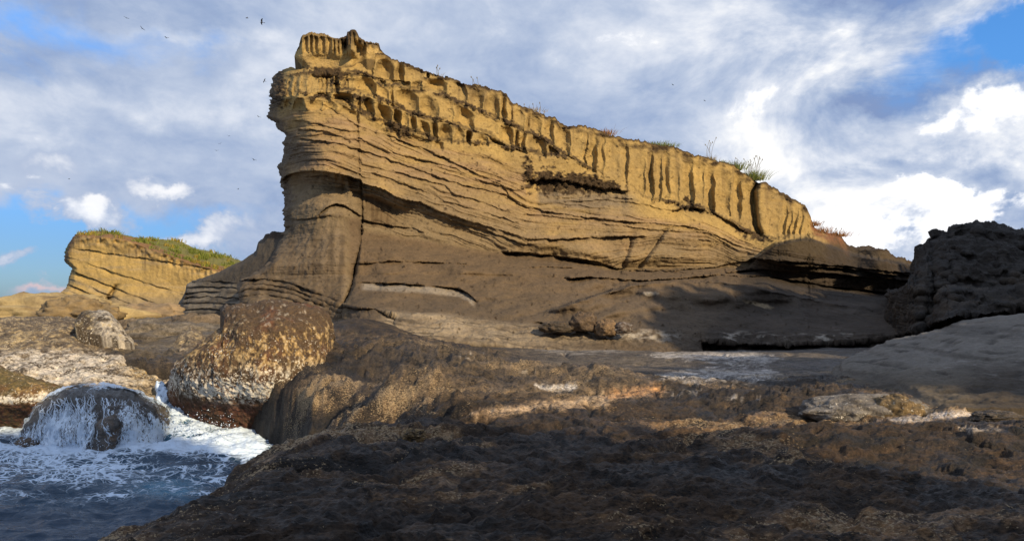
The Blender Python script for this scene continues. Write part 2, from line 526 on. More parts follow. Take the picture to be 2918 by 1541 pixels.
yNf = line_s([(230, 36.2), (335, 35.2), (352, 33.0), (366, 31.6), (450, 31.6), (600, 31.6), (700, 31.2), (800, 30.6), (960, 30.0)])
yBf = line_s([(230, 35.5), (335, 34.6), (352, 31.6), (366, 30.0), (500, 29.6), (700, 29.9), (800, 29.8), (960, 29.2)])

nu, nb = 1010, 560
u0 = U0L + (948 - U0L) * np.linspace(0, 1, nu) ** 1.0
bb = np.linspace(0, 1, nb)[:, None]
rough_top = (n1(u0 * 0.11, 1) * 1.6 + n1(u0 * 0.31, 2) * 1.6 + n1(u0 * 0.8, 5) * 0.9) * sst(u0, 270, 300)
top = vt(u0) + rough_top
bot = BB(u0) + 2.0
v = top[None, :] + (bot - top)[None, :] * bb
jl = (n1(v * 0.20, 3) * 2.0 + n1(v * 0.55, 4) * 1.6) * sst(v, 255, 225)
u = u0[None, :] + (uLv(v) + jl - U0L) * np.clip(1 - (u0[None, :] - U0L) / 75, 0, 1)
uLeft = uLv(v) + jl
uu = u

y0 = y0f(u)
lines = [vt(u), T1(u), L1(u), L1(u) + 13, L3(u) + 0.0, MM(u), NN(u), BB(u)]
is_b = sst(u, 350, 343)     # buttress weight
d_rec = lerp(0.35, 0.95, is_b) * sst(u, 560, 420) + 0.12
deps = [y0 + 2.0 + 0.6 * sst(u, 420, 300), y0 + 0.75, y0 - 0.25, y0 + d_rec, y0 + lerp(0.25, -0.15, is_b), yMf(u), yNf(u), yBf(u)]
for i in range(1, len(lines)):
    lines[i] = np.maximum(lines[i], lines[i - 1] + 1.0)
y = np.where(v < lines[0], deps[0], deps[-1])
for i in range(len(lines) - 1):
    t = (v - lines[i]) / (lines[i + 1] - lines[i])
    msk = (t >= 0) & (t < 1)
    tt = np.clip(t, 0, 1)
    if i in (3, 4):
        tt = tt * tt * (3 - 2 * tt)
    y = np.where(msk, deps[i] + (deps[i + 1] - deps[i]) * tt, y)
y_base = y.copy()
wob = n2(u * 0.05, v * 0.05, 1) * 3.0
crust = np.zeros_like(u); dark = np.zeros_like(u); pale = np.zeros_like(u); stain = np.zeros_like(u)


def ledge(l, dep, below, ua=None, ub=None, jit=1.0, lip=0.0, seed=0, dk=0.0, fade=10):
    """undercut line: the rock above l is proud, just below it is hollowed, recovering over `below` pixels"""
    global y, dark
    q = l(u) + jit * (n1(u * 0.13, seed) * 1.3 + n1(u * 0.4, seed + .5) * 0.8)
    w = 1.0
    if ua is not None:
        w = sst(u, ua - fade, ua) * sst(u, ub + fade, ub)
    d = v - q
    r = np.where(d > 0, np.minimum(d / 0.8, 1) * np.exp(-np.maximum(d, 0) / below), 0)
    w = w * np.clip(0.75 + 1.0 * n1(u * 0.045, seed + 3.3) + 0.5 * n1(u * 0.17, seed + 1.7), 0.12, 1.3)
    y = y + dep * r * w
    if lip:
        y = y - lip * np.where(d <= 0, np.exp(d / 2.5), np.exp(-d / 0.8)) * w
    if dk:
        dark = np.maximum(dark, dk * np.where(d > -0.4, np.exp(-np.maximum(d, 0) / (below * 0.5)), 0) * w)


def flutes(la, lb, spac, amp, ua, ub, seed, lean=0.05, arch=0.22, crusty=0.5, edges=None):
    """row of scooped niches hanging from line la down to line lb"""
    global y, crust
    r = np.random.RandomState(seed)
    if edges is None:
        e = [ua - 20]
        while e[-1] < ub + 20:
            e.append(e[-1] + spac * r.choice([0.45, 0.7, 1.0, 1.35, 1.8]) * r.uniform(0.85, 1.15))
    else:
        e = [ua - 12] + list(edges) + [ub + 12]
    e = np.array(e); amps = r.uniform(0.25, 1.2, len(e)); hs = r.uniform(0.85, 1.2, len(e)); skew = r.uniform(-0.35, 0.35, len(e)); tops = r.uniform(0.0, 0.15, len(e)); rs = r.choice([1.0, 0.85, 0.45], len(e), p=[0.5, 0.3, 0.2])
    A = la(u); Bl = lb(u)
    hgt = np.maximum(Bl - A, 1.5)
    up = u + lean * (v - A) + n2(u * 0.06, v * 0.06, seed * 0.1) * spac * 0.22 + n2(u * 0.2, v * 0.12, seed * 0.3) * spac * 0.08
    k = np.clip(np.searchsorted(e, up) - 1, 0, len(e) - 2)
    t = (up - e[k]) / (e[k + 1] - e[k]) * 2 - 1
    t = np.clip(t + skew[k] * (1 - t * t), -1, 1)
    vr = (v - A - arch * hgt * t * t - tops[k] * hgt) / (hgt * hs[k])
    ramp = sst(vr, -0.08, 0.50) * (1 - sst(vr, 0.72, 1.12)) * rs[k] + sst(vr, 0.0, 0.16) * np.clip(1.1 - vr, 0, 1) * (1 - rs[k]) * 0.8
    w = sst(u, ua - 6, ua) * sst(u, ub + 6, ub) * ((v > A) & (v < Bl + 2)) * np.minimum(1, hgt / 6)
    y = y + 1.05 * amp * amps[k] * (1 - np.abs(t) ** 2.6) * ramp * w
    y = y - 0.10 * np.clip((np.abs(t) - 0.75) * 4, 0, 1) * ramp * w * (0.5 + n2(u * 0.2, v * 0.05, seed))
    # rough crust hanging over the niches
    cr_ = np.clip(1 - np.abs(v - A - 0.05 * hgt - wob * 0.6) / (0.09 * hgt + 2.0), 0, 1) * w
    crust = np.maximum(crust, cr_ * crusty * 2 * np.clip(0.45 + 1.3 * n2(u * 0.12, v * 0.15, seed * 0.7), 0, 1))


z1x = lambda x: (x / 2.72 + 700) * SK
z2x = lambda x: (x / 2.267 + 1400) * SK
z3x = lambda x: (x / 2.72 + 700) * SK
flutes(vt, T0, 11, 0.8, z1x(1000), z1x(1560), 11, arch=0.16, crusty=0.55)
rightE = [z2x(x) for x in (330, 410, 510, 600, 625, 690, 740, 835, 890, 1000, 1055, 1105, 1160, 1220, 1315, 1385, 1450, 1555, 1625)]
flutes(lambda q: np.where(q < z1x(1570), T0(q), vt(q) + 1), T2, 13, 0.85, z1x(830), z1x(2170), 13, arch=0.14)
flutes(lambda q: vt(q) + 1.5, T2, 12, 0.62, z2x(270), z2x(1660), 14, lean=0.02, arch=0.08, edges=rightE)
flutes(lambda q: vt(q) + 1.5, T1, 12, 0.5, z2x(1705), z2x(2040), 15, lean=0.10, arch=0.25, edges=[z2x(x) for x in (1700, 1830, 1885, 1925, 1960, 1995, 2030)])
flutes(T2, T1, 13, 0.85, z1x(540), z2x(520), 16, arch=0.16, crusty=0.55)
flutes(T1, T3, 12, 0.9, z1x(560), z2x(300), 17, arch=0.16, crusty=0.55)
flutes(T3, lambda q: T3(q) + 11, 16, 0.40, z1x(330), z1x(1500), 18, arch=0.16, crusty=0.45)
flutes(T2, T1, 7, 0.5, z1x(340), z1x(800), 19, arch=0.16, crusty=0.4)
# big crack between the two right-hand panels
cx = np.interp(v, [x[1] for x in Z2([(1725, 720), (1700, 780), (1695, 900), (1715, 1000), (1740, 1070)])], [x[0] for x in Z2([(1715, 720), (1690, 780), (1695, 900), (1705, 1000), (1735, 1070)])])
wv = sst(v, vt(u) - 2, vt(u) + 3) * sst(v, T1(u) + 3, T1(u) - 3)
y += 1.2 * np.exp(-((u - cx) / 2.6) ** 2) * wv
y -= 0.5 * np.exp(-((u - cx - 8) / 6.0) ** 2) * wv
# proud dark row of crust at the tier lines
for l, ua, ub, s_ in ((T1, z1x(420), z2x(700), 1), (T2, z1x(800), z2x(560), 2), (T3, z1x(520), z2x(280), 3), (T1, z2x(900), z2x(1900), 6)):
    q = l(u) + wob
    w = sst(u, ua - 8, ua) * sst(u, ub + 8, ub) * (0.55 + 0.9 * n1(u * 0.07, s_ + 9))
    d = np.abs(v - q + 1.5) + 2.2 * n2(u * 0.35, v * 0.35, s_ + 0.5)
    cr_ = np.clip(1.15 - d / 2.6, 0, 1) * np.clip(w, 0, 1.2)
    crust = np.maximum(crust, cr_)
    y -= 0.14 * cr_
# dark crust patches, plus painted shade on the prow's left and right recess
for (x_, y_, rx, ry, a_) in [z + q for z, q in zip(Z1([(620, 450), (740, 470), (700, 530), (260, 560), (230, 660), (900, 650), (1150, 880), (1230, 910), (1420, 960)]), [(18, 6, 1.2), (9, 6, 1.0), (10, 4, .8), (9, 16, 1.0), (9, 9, .9), (10, 5, .9), (11, 6, 1.1), (9, 7, .9), (10, 4, .7)])] + [z + q for z, q in zip(Z2([(480, 730), (360, 720), (640, 720), (760, 745), (560, 700), (240, 670), (1280, 890), (1640, 1040), (1720, 1080), (1260, 830)]), [(30, 9, 1.5), (11, 12, 1.5), (16, 7, 1.4), (13, 5, 1.2), (16, 6, 1.2), (6, 17, 1.0), (14, 3, 1.2), (9, 4, 1.0), (14, 4, .9), (6, 5, .7)])]:
    e = np.exp(-((u - x_) / rx) ** 2 - ((v - y_ - 0.3 * (u - x_) * 0.5) / ry) ** 2)
    m_ = np.clip(e * 1.7 * a_ - 0.45 + 1.0 * n2(u * 0.22, v * 0.30, 5) + 0.6 * n2(u * 0.5, v * 0.6, 6), 0, 1)
    crust = np.maximum(crust, m_)

# bedding: thin undercut layers between the tiers and the main overhang
rr = (v - T1(u)) / np.maximum(L1(u) - T1(u), 8)
bed = sst(rr, 0.12, 0.3) * sst(v, L3(u) + 4, L3(u) - 4) * sst(v, T3(u) + 5, T3(u) + 14)
bed = np.where(u > z1x(2176), sst(rr, 0.35, 0.6) * sst(v, L3(u) + 3, L3(u) - 3), bed)
hpx = np.maximum(L1(u) - T1(u), 8)
wv2 = n2(u * 0.012, v * 0.03, 7) * 0.10 + n2(u * 0.05, v * 0.06, 8) * 0.022
q = rr + wv2
for sc_, am, sd in ((13.0, 0.13, 1.0), (31.0, 0.09, 2.0), (70.0, 0.05, 3.0)):
    nn_ = n2(q * sc_, u * 0.012, sd)
    saw = np.where(nn_ > 0, np.minimum(nn_ * 3, 1), np.maximum(nn_ * 1.2, -1))
    pres = np.clip(0.35 + 1.6 * n2(u * 0.022, q * 6, sd + 4), 0.0, 1.2)
    y += am * saw * bed * pres
    dark = np.maximum(dark, 0.55 * np.clip(nn_ * 2.6 - 0.55, 0, 1) * bed * pres * (0.5 if sc_ < 50 else 0.7))

gpan = sst(u, z2x(280), z2x(330)) * sst(u, z2x(1000), z2x(850)) * np.exp(-((v - Z2([(0, 840)])[0][1] - 0.06 * (u - z2x(600))) / 12) ** 2)
# traced beds
ledge(L1, 1.25, 8, U0L - 30, z3x(895), 0.5, 0.25, 21, 0.35)
ledge(L1, 0.55, 4, z3x(900), z2x(960), 0.8, 0.18, 22, 0.85)
ledge(lambda q: L1(q) + 5.5, 0.28, 2.5, U0L - 30, z2x(240), 0.6, 0.06, 23, 0.7)
ledge(lambda q: L1(q) + 9, 0.16, 2.0, U0L - 30, z2x(0), 0.8, 0, 24, 0.5)
ledge(line(Z3([(880, 498), (905, 500), (1000, 525), (1150, 550), (1300, 565), (1395, 605)])), 0.35, 3, z3x(912), z3x(1370), 0.4, 0.25, 25, 0.6, 4)
ledge(line(Z3([(500, 490), (560, 470), (620, 405), (700, 375), (760, 388), (830, 430), (890, 470)])), 0.45, 4, z3x(580), z3x(885), 0.4, 0.15, 26, 0.8, 4)
ledge(line(Z3([(280, 480), (400, 500), (500, 495), (640, 465)])), 0.25, 2, z3x(300), z3x(620), 0.4, 0.1, 27, 0.6)
for k, (pts, dep) in enumerate((
        (Z1([(440, 960), (700, 990), (880, 1050), (1050, 1100), (1250, 1170), (1450, 1240), (1700, 1325)]) + Z3([(2000, 300), (2176, 400)]), 0.35),
        (Z1([(430, 890), (620, 905), (760, 950), (870, 975)]), 0.32), (Z1([(400, 820), (520, 840), (700, 880), (860, 905)]), 0.25),
        (Z1([(620, 700), (870, 860), (1130, 950), (1420, 1055), (1700, 1190), (2000, 1325)]) + Z2([(130, 832), (230, 882)]), 0.38),
        (Z1([(880, 960), (1100, 1060), (1400, 1132), (1600, 1182), (1800, 1280), (2100, 1360)]), 0.28),
        (Z2([(160, 860), (230, 885), (400, 912), (600, 947), (850, 972), (1100, 990), (1350, 1022)]), 0.40),
        (Z2([(230, 925), (420, 945), (620, 970), (820, 1000), (1000, 1020), (1350, 1045)]), 0.30),
        (Z2([(1000, 1020), (1200, 1040), (1360, 1040), (1450, 1060), (1600, 1130), (1700, 1165)]), 0.32),
        (Z2([(1350, 1090), (1450, 1105), (1560, 1150), (1690, 1185)]), 0.25),
        (Z2([(480, 845), (700, 835), (900, 850), (1050, 880), (1180, 900)]), 0.16), (Z2([(420, 820), (700, 815), (900, 830)]), 0.15),
        (Z3([(1180, 135), (1300, 170), (1550, 240), (1620, 300), (1800, 350), (2050, 450)]), 0.22),
        (Z3([(1000, 140), (1200, 215), (1400, 290), (1560, 360), (1800, 430), (2100, 520)]), 0.20))):
    xs = [p[0] for p in pts]
    ledge(line(pts), dep * 0.72, 3.0, min(xs), max(xs), 0.9, 0.08, 30 + k, 0.42, 5)
# joint and buttress crack
jx = np.interp(v, [p[1] for p in Z3([(890, 190), (905, 500), (890, 700), (855, 880), (835, 1000), (765, 1160)])], [p[0] for p in Z3([(895, 190), (908, 500), (892, 700), (850, 880), (830, 1000), (762, 1160)])]) + 0.8 * n1(v * 0.25, 9)
wj = sst(v, L1(u) - 3, L1(u) + 4)
y += 0.35 * np.exp(-((u - jx) / 2.0) ** 2) * wj * sst(v, 225, 260)
y += 0.22 * np.exp(-((u - jx) / 1.1) ** 2) * wj
bx = np.clip((jx - u) / 22, 0, 1)
y += 0.6 * (1 - np.sqrt(np.clip(1 - (1 - bx) ** 2, 0, 1))) * (u < jx) * wj * sst(v, 190, 230)
jx2 = (865 / 2.72 + 700) * SK + 0.02 * (v - 100) + 1.2 * n1(v * 0.06, 4) + 0.6 * n1(v * 0.3, 5)
wj2 = sst(v, 92, 102) * sst(v, L1(u) + 3, L1(u) - 3)
y += 0.12 * np.exp(-((u - jx2) / 0.9) ** 2) * wj2
dark = np.maximum(dark, 0.45 * np.exp(-((u - jx2 - 0.4) / 0.8) ** 2) * wj2 * np.clip(0.6 + n1(v * 0.2, 8), 0, 1))
# hollow right of the crack, below the main overhang
y += 0.55 * np.exp(-((u - z3x(1060)) / 26) ** 2) * sst(v, L1(u) + 8, L1(u) + 14) * sst(v, L3(u) - 1, L3(u) - 9)
# recess under the dark patch on the right
ledge(line(Z2([(200, 700), (300, 705), (340, 690), (500, 715), (600, 730), (700, 755), (800, 760), (930, 785)])), 0.85, 13, z2x(265), z2x(830), 1.2, 0.10, 61, 0.0, 12)
ledge(line(Z2([(1180, 900), (1250, 880), (1330, 885), (1450, 925), (1560, 985), (1640, 1040)])), 0.5, 5, z2x(1200), z2x(1640), 0.8, 0.3, 62, 0.4, 6)
# overhanging head of the prow, turned away to the left
edge = np.clip(u - uLeft, 0, None)
tq_ = lerp(298, 318, sst(v, 118, 165)) + 5 * n1(v * 0.05, 2) - u
y += 0.104 * 6 * np.log1p(np.exp(np.clip(tq_ / 6, -30, 30))) * lerp(0.22, 1.0, sst(v, 268, 226)) * sst(v, 318, 285)
y += 2.2 * (1 - np.sqrt(np.clip(1 - np.clip(1 - edge / 9, 0, 1) ** 2, 0, 1)))
y -= 0.9 * sst(v, 60, 85) * sst(v, 118, 96) * sst(u, 330, 285)
y += 0.7 * np.exp(-((v - 128) / 9) ** 2) * sst(u, 318, 290)
# rolling bulge below the bedding on the right
bul = np.exp(-((u - z2x(620)) / 85) ** 2) * np.exp(-((v - L3(u) + 10) / 9) ** 2)
y -= 0.9 * bul
y -= 0.7 * np.exp(-((u - z2x(1150)) / 40) ** 2) * np.exp(-((v - 258) / 9) ** 2)
ledge(line(Z2([(20, 1165), (160, 1168), (330, 1185), (500, 1200), (700, 1235), (820, 1275)])), 1.0, 8, z2x(120), z2x(800), 0.6, 0.45, 64, 0.3)
y += 0.5 * np.exp(-((u - z2x(1075) + (v - 240) * 0.7) / 3) ** 2) * sst(v, 225, 232) * sst(v, 275, 262)
y += 0.4 * np.exp(-((u - z2x(900) + (v - 240) * 0.3) / 3) ** 2) * sst(v, 228, 236) * sst(v, 275, 262)
W2 = line_s(Dp([(1380, 700), (1480, 694), (1620, 704), (1760, 694), (1900, 674), (2050, 682), (2230, 700), (2400, 715)]), 12)
ledge(W2, 1.0, 5, Dp([(1450, 0)])[0][0], 930, 0.5, 0.5, 67, 0.25, 25)
ledge(lambda q: W2(q) - 9 - 2 * n1(q * 0.03, 5), 0.6, 4, Dp([(1560, 0)])[0][0], 930, 0.6, 0.3, 68, 0.2, 25)
ledge(line_s(Z2([(700, 1290), (820, 1300), (960, 1290), (1100, 1295), (1300, 1310), (1500, 1300), (1700, 1290)]), 10), 0.5, 5, z2x(800), z2x(1600), 0.5, 0.3, 69, 0.2, 12)
W3 = line_s(Dp([(1340, 790), (1420, 765), (1500, 738), (1600, 710), (1720, 700), (1850, 708), (1960, 730), (2100, 758), (2300, 780)]), 16)
dW = v - W3(u) - 1.2 * n1(u * 0.12, 6)
y -= 3.2 * sst(dW, -0.5, 2.5) * np.exp(-np.maximum(dW, 0) / 13) * sst(u, 530, 590) * sst(u, 900, 830)
y += (1 - sst(v, L3(u) + 10, L3(u) - 2)) * sst(u, 355, 390) * (0.8 * n2(u * 0.018, v * 0.055, 11) + 0.35 * n2(u * 0.05, v * 0.14, 12)) * sst(v, NN(u) + 2, NN(u) - 8)
W4 = line_s(Dp([(880, 660), (1000, 655), (1150, 660), (1300, 668), (1450, 672)]), 10)
ledge(W4, 0.35, 6, z3x(930), Dp([(1420, 0)])[0][0], 0.5, 0.2, 75, 0.1, 20)
# right-hand dark steps below the cliff end
DS = line(Dp([(1800, 760), (1860, 690), (1900, 648), (1950, 610), (2030, 594), (2060, 603), (2140, 634), (2300, 664), (2400, 700)]))
wd = sst(v, DS(u) - 1 + 1.5 * n1(u * 0.3, 8), DS(u) + 3) * sst(v, Dp([(0, 760)])[0][1], Dp([(0, 690)])[0][1]) * sst(u, 735, 775)
y -= 2.2 * wd
ledge(line(Dp([(1840, 660), (1900, 648), (2000, 668), (2100, 670), (2250, 690)])), 0.7, 9, Dp([(1900, 0)])[0][0], 930, 0.8, 0.3, 65, 0.3)
ledge(line(Dp([(1640, 700), (1800, 690), (1950, 695), (2100, 720), (2250, 735)])), 0.9, 10, Dp([(1760, 0)])[0][0], 930, 0.8, 0.3, 66, 0.3)
hx = (u - Dp([(2000, 0)])[0][0]) / 34
y -= 2.6 * np.exp(-hx ** 2) * sst(v, Dp([(0, 585)])[0][1], Dp([(0, 605)])[0][1]) * sst(v, Dp([(0, 700)])[0][1], Dp([(0, 650)])[0][1])
y -= 3.0 * np.exp(-((u - Dp([(2220, 0)])[0][0]) / 22) ** 2) * sst(v, 246, 250) * sst(v, 285, 262)
# foot of the buttress: layered toe
for k, (off_, dep) in enumerate(((0, 0.75), (5.5, 0.45), (10, 0.35), (16, 0.3))):
    ledge(lambda q, o_=off_: line(Z3([(-80, 990), (0, 965), (150, 955), (350, 990), (480, 1040), (620, 1092), (740, 1140)]))(q) + o_, dep, 2.8, 225, z3x(735), 0.5, 0.15, 70 + k, 0.5, 4)
# white slab and lower undercut ledges in front of the joint
SL = line(Z3([(850, 985), (960, 988), (1150, 990), (1400, 1010), (1640, 1030), (1720, 1070), (1790, 1130)]))
ledge(SL, 0.65, 5.5, z3x(900), z3x(1770), 0.3, 0.08, 80, 0.2, 12)
ws = sst(u, z3x(880), z3x(930)) * sst(u, z3x(1790), z3x(1740))
pale = np.maximum(pale, 0.5 * ws * sst(v, SL(u) + 0.6, SL(u) + 2.0) * sst(v, SL(u) + 10, SL(u) + 6.5))
KL = line(Z3([(740, 1160), (850, 1185), (1000, 1190), (1080, 1225), (1160, 1250)]))
ledge(KL, 1.1, 6, z3x(765), z3x(1150), 0.3, 0.3, 81, 0.5, 3)
L5 = line(Dp([(1740, 850), (1765, 852), (1830, 862), (2000, 864), (2150, 858), (2230, 850), (2330, 830)]))
ledge(L5, 1.9, 10, Dp([(1768, 0)])[0][0], 940, 0.8, 0.6, 82, 0.0, 2)
ledge(line(Z7([(560, 420), (700, 410), (850, 440), (1000, 455), (1150, 480), (1250, 500)])), 0.6, 5, Z7([(690, 0)])[0][0], Z7([(1200, 0)])[0][0], 0.8, 0.2, 83, 0.5)
# low hill on the slope, catching light on its right
y -= 1.5 * np.exp(-((u - Dp([(1850, 0)])[0][0]) / 75) ** 2) * np.exp(-((v - Dp([(0, 735)])[0][1]) / 11) ** 2)
y += 0.6 * np.exp(-((u - Dp([(1500, 0)])[0][0]) / 40) ** 2) * np.exp(-((v - Dp([(0, 745)])[0][1]) / 9) ** 2)

P = world_pt(u, v, y)
up_zone = sst(v, L3(u) + 6, L3(u) - 6)
Nn = grid_normals(P)
if Nn[nb // 3, nu // 2, 1] > 0:
    Nn = -Nn
amp = lerp(0.10, 0.13, up_zone)
disp = amp * (fbm(P, 0.9, 5, 0.52, (1, 1, 1.3), 1) + 0.25 * fbm(P, 4.0, 3, 0.55, seed=2))
disp += is_b * sst(v, 195, 225) * (0.16 * (ridged(P, 0.5, 4, 0.55, (1.2, 1.2, 0.35), seed=34) - 0.45) + 0.06 * fbm(P, 0.9, 4, 0.6, (0.3, 0.3, 5), seed=35))
disp += 0.40 * crust * (ridged(P, 2.6, 4, 0.65, seed=4) - 0.45)
disp += 0.10 * (1 - up_zone) * (ridged(P, 0.45, 5, 0.6, (1, 1, 1.8), seed=14) - 0.4) * sst(u, 352, 380)
low = sst(v, NN(u) - 5, NN(u) + 3)
disp += 0.16 * low * ridged(P, 0.8, 4, 0.55, (1, 1, 2.4), seed=5)
P = P + Nn * disp[..., None]

# --- stone colour, with shade painted in at places
C = np.broadcast_to(TAN, P.shape).copy()
v1 = fbm(P, 0.35, 4, 0.55, seed=6); v2 = fbm(P, 0.5, 4, 0.6, (0.6, 0.6, 4.0), seed=7); v3 = fbm(P, 2.2, 4, 0.6, seed=8)
C = mixc(C, TAN2 * 0.85, np.clip(0.35 + 0.9 * v1, 0, 1))
C = mixc(C, np.array([0.45, 0.285, 0.085]), np.clip(0.9 * v2 - 0.1, 0, 0.8) * sst(v, L1(u) - 20, L1(u) - 60))
C = mixc(C, PINK * 0.88, bed * np.clip(0.6 + 0.9 * v2, 0.2, 0.95))
C = mixc(C, np.array([0.20, 0.148, 0.085]), sst(rr, 0.45, 1.05) * (1 - is_b) * np.clip(0.6 + 0.8 * v1, 0.2, 0.85))
C = mixc(C, np.array([0.17, 0.135, 0.095]), np.clip(gpan * (0.9 + 0.8 * v2), 0, 0.85))
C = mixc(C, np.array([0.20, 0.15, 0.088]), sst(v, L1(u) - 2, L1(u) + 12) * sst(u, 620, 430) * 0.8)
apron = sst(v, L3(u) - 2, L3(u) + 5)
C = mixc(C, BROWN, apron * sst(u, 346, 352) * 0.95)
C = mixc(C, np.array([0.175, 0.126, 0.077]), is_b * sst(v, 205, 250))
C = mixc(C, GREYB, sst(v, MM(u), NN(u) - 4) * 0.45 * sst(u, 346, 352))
# vertical rain stains and rust
vs = np.clip(n2(u * 0.22, v * 0.02, 21) * 1.5 + 0.1 + 0.5 * n2(u * 0.6, v * 0.03, 22), 0, 1)
C = mixc(C, np.array([0.11, 0.072, 0.036]), vs * 0.65 * np.clip(1 - (v - vt(u)) / np.maximum(T1(u) - vt(u), 6), 0, 1) * sst(u, z1x(900), z1x(1200)))
hs_ = np.exp(-((u - z3x(1040)) / 20) ** 2) * sst(v, L1(u) + 9, L1(u) + 13) * sst(v, L3(u) - 2, L3(u) - 8)
C = mixc(C, np.array([0.085, 0.055, 0.028]), np.clip(hs_ * 1.1 * (0.6 + 0.8 * vs), 0, 0.9))  # shade of the hollow under the overhang painted in, streaked with stain
bst = is_b * sst(v, 200, 225) * np.clip(1.6 * n2(u * 0.16, v * 0.018, 31) + 0.9 * v2, -1, 1)
C = mixc(C, np.array([0.085, 0.062, 0.040]), np.clip(bst, 0, 0.7)); C = mixc(C, np.array([0.27, 0.20, 0.125]), np.clip(-bst, 0, 0.5))
gp = np.exp(-((u - z3x(430)) / 17) ** 2) * np.exp(-((v - Z3([(0, -20)])[0][1]) / 14) ** 2)
C = mixc(C, np.array([0.12, 0.095, 0.07]), np.clip(gp * 1.3 + 0.5 * v3 * gp, 0, 0.8))
# patches seen in the bay: grey, pale, and the pale bedded step at the foot
st_ = sst(u, z3x(1000), z3x(1150)) * sst(v, NN(u) - 6 + 5 * v1, NN(u) + 2) * sst(u, Dp([(1620, 0)])[0][0], Dp([(1430, 0)])[0][0])
C = mixc(C, np.array([0.37, 0.295, 0.205]), np.clip(st_ * (0.7 + 1.0 * v2 + 0.5 * v3), 0, 0.95))
q_ = n2((v - NN(u)) * 0.55 + n2(u * 0.03, v * 0.05, 15) * 1.5, u * 0.02, 16)
C = mixc(C, np.array([0.10, 0.078, 0.055]), np.clip(st_ * (q_ * 3.0 - 0.45), 0, 0.8))
wl = sst(u, Z7([(1150, 0)])[0][0], Z7([(1300, 0)])[0][0]) * sst(u, Z7([(1750, 0)])[0][0], Z7([(1600, 0)])[0][0]) * np.exp(-((v - Z7([(0, 520)])[0][1]) / 5) ** 2)
pale = np.maximum(pale, np.clip(wl * 1.3 * (0.35 + 1.6 * v3), 0, 0.9))
w5 = sst(u, Dp([(1790, 0)])[0][0], Dp([(1850, 0)])[0][0]) * sst(u, Dp([(2180, 0)])[0][0], Dp([(2100, 0)])[0][0]) * sst(v, L5(u) - 13, L5(u) - 6) * sst(v, L5(u) + 1, L5(u) - 2)
dk5 = sst(u, Dp([(1760, 0)])[0][0], Dp([(1790, 0)])[0][0]) * sst(v, L5(u) - 20, L5(u) - 8)
C = mixc(C, DARKB * 0.55, dk5 * 0.92)
pale = np.maximum(pale, np.clip(w5 * (3.2 * fbm(P, 1.3, 4, 0.65, (1, 1, .6), seed=31) - 0.35), 0, 0.9))
dr = np.maximum(sst(v + 2 * v3, DS(u) - 1, DS(u) + 2) * sst(u, 735, 760), sst(v + 5 * v1, DS(u) + 2, DS(u) + 12) * sst(u + 14 * v1, 700, 745) * 0.8)
C = mixc(C, np.array([0.030, 0.022, 0.015]), dr * 0.92)  # dark rock of the cliff end, deepened to stand for its shade
C = mixc(C, np.array([0.040, 0.029, 0.020]), sst(u + 4 * v3, 822, 832) * 0.9)
C = mixc(C, np.array([0.055, 0.041, 0.029]), sst(u + 25 * v1, 690, 800) * sst(v, W2(u) - 4, W2(u) + 3) * 0.8)  # deep band of shade on the right apron painted into the colour
C = mixc(C, np.array([0.13, 0.10, 0.075]), sst(u, 470, 620) * sst(v, MM(u) + 2 * v1, MM(u) + 10) * 0.6 * np.clip(0.7 + v1, 0, 1))
pp = np.exp(-((u - Dp([(1905, 0)])[0][0]) / 15) ** 2 - ((v - Dp([(0, 765)])[0][1] - 0.25 * (u - Dp([(1905, 0)])[0][0])) / 3.2) ** 2)
C = mixc(C, np.array([0.45, 0.34, 0.21]), np.clip(pp * 2 - 0.7 + 0.8 * v3, 0, 0.9))
pp = np.exp(-((u - Z7([(1490, 0)])[0][0]) / 9) ** 2 - ((v - Z7([(0, 215)])[0][1]) / 2.2) ** 2)
pale = np.maximum(pale, np.clip(pp * 2 - 0.8 + 0.9 * v3, 0, 0.8))
C = mixc(C, PALE, np.clip(pale, 0, 1))
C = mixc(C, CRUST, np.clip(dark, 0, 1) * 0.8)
C = mixc(C, CRUST * (1 + 0.8 * np.clip(v3, 0, 1))[..., None], np.clip(crust * 1.3 + 0.6 * v3 * (crust > 0.1), 0, 0.95))
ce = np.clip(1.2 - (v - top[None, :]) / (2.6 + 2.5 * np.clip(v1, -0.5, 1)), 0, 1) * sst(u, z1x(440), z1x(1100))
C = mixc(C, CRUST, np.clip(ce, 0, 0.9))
C = mixc(C, np.array([0.10, 0.075, 0.05]), sst(edge + 5 * v3, 14, 4) * sst(v, 236, 215) * 0.85)  # left-facing edge of the prow darkened: painted shade
red = sst(u, z2x(2040), z2x(2075)) * sst(u, z2x(2330), z2x(2230)) * sst(v, vt(u) + 14, vt(u) + 3)
C = mixc(C, np.array([0.20, 0.085, 0.04]), np.clip(red * (0.7 + v3), 0, 0.9))
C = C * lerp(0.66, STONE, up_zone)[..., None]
drop_r = P[-1:].copy(); drop_r[..., 2] -= 1.2; drop_r[..., 1] += 0.3
P = np.concatenate([P, drop_r], 0); C = np.concatenate([C, C[-1:]], 0)
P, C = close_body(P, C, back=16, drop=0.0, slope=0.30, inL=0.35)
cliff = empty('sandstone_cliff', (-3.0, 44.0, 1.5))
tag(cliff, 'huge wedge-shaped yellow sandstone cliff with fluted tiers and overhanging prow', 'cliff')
mesh_obj('cliff_face', P, grid_quads(*P.shape[:2]), M_CLIFF, C, (-3.0, 44.0, 1.5), cliff)


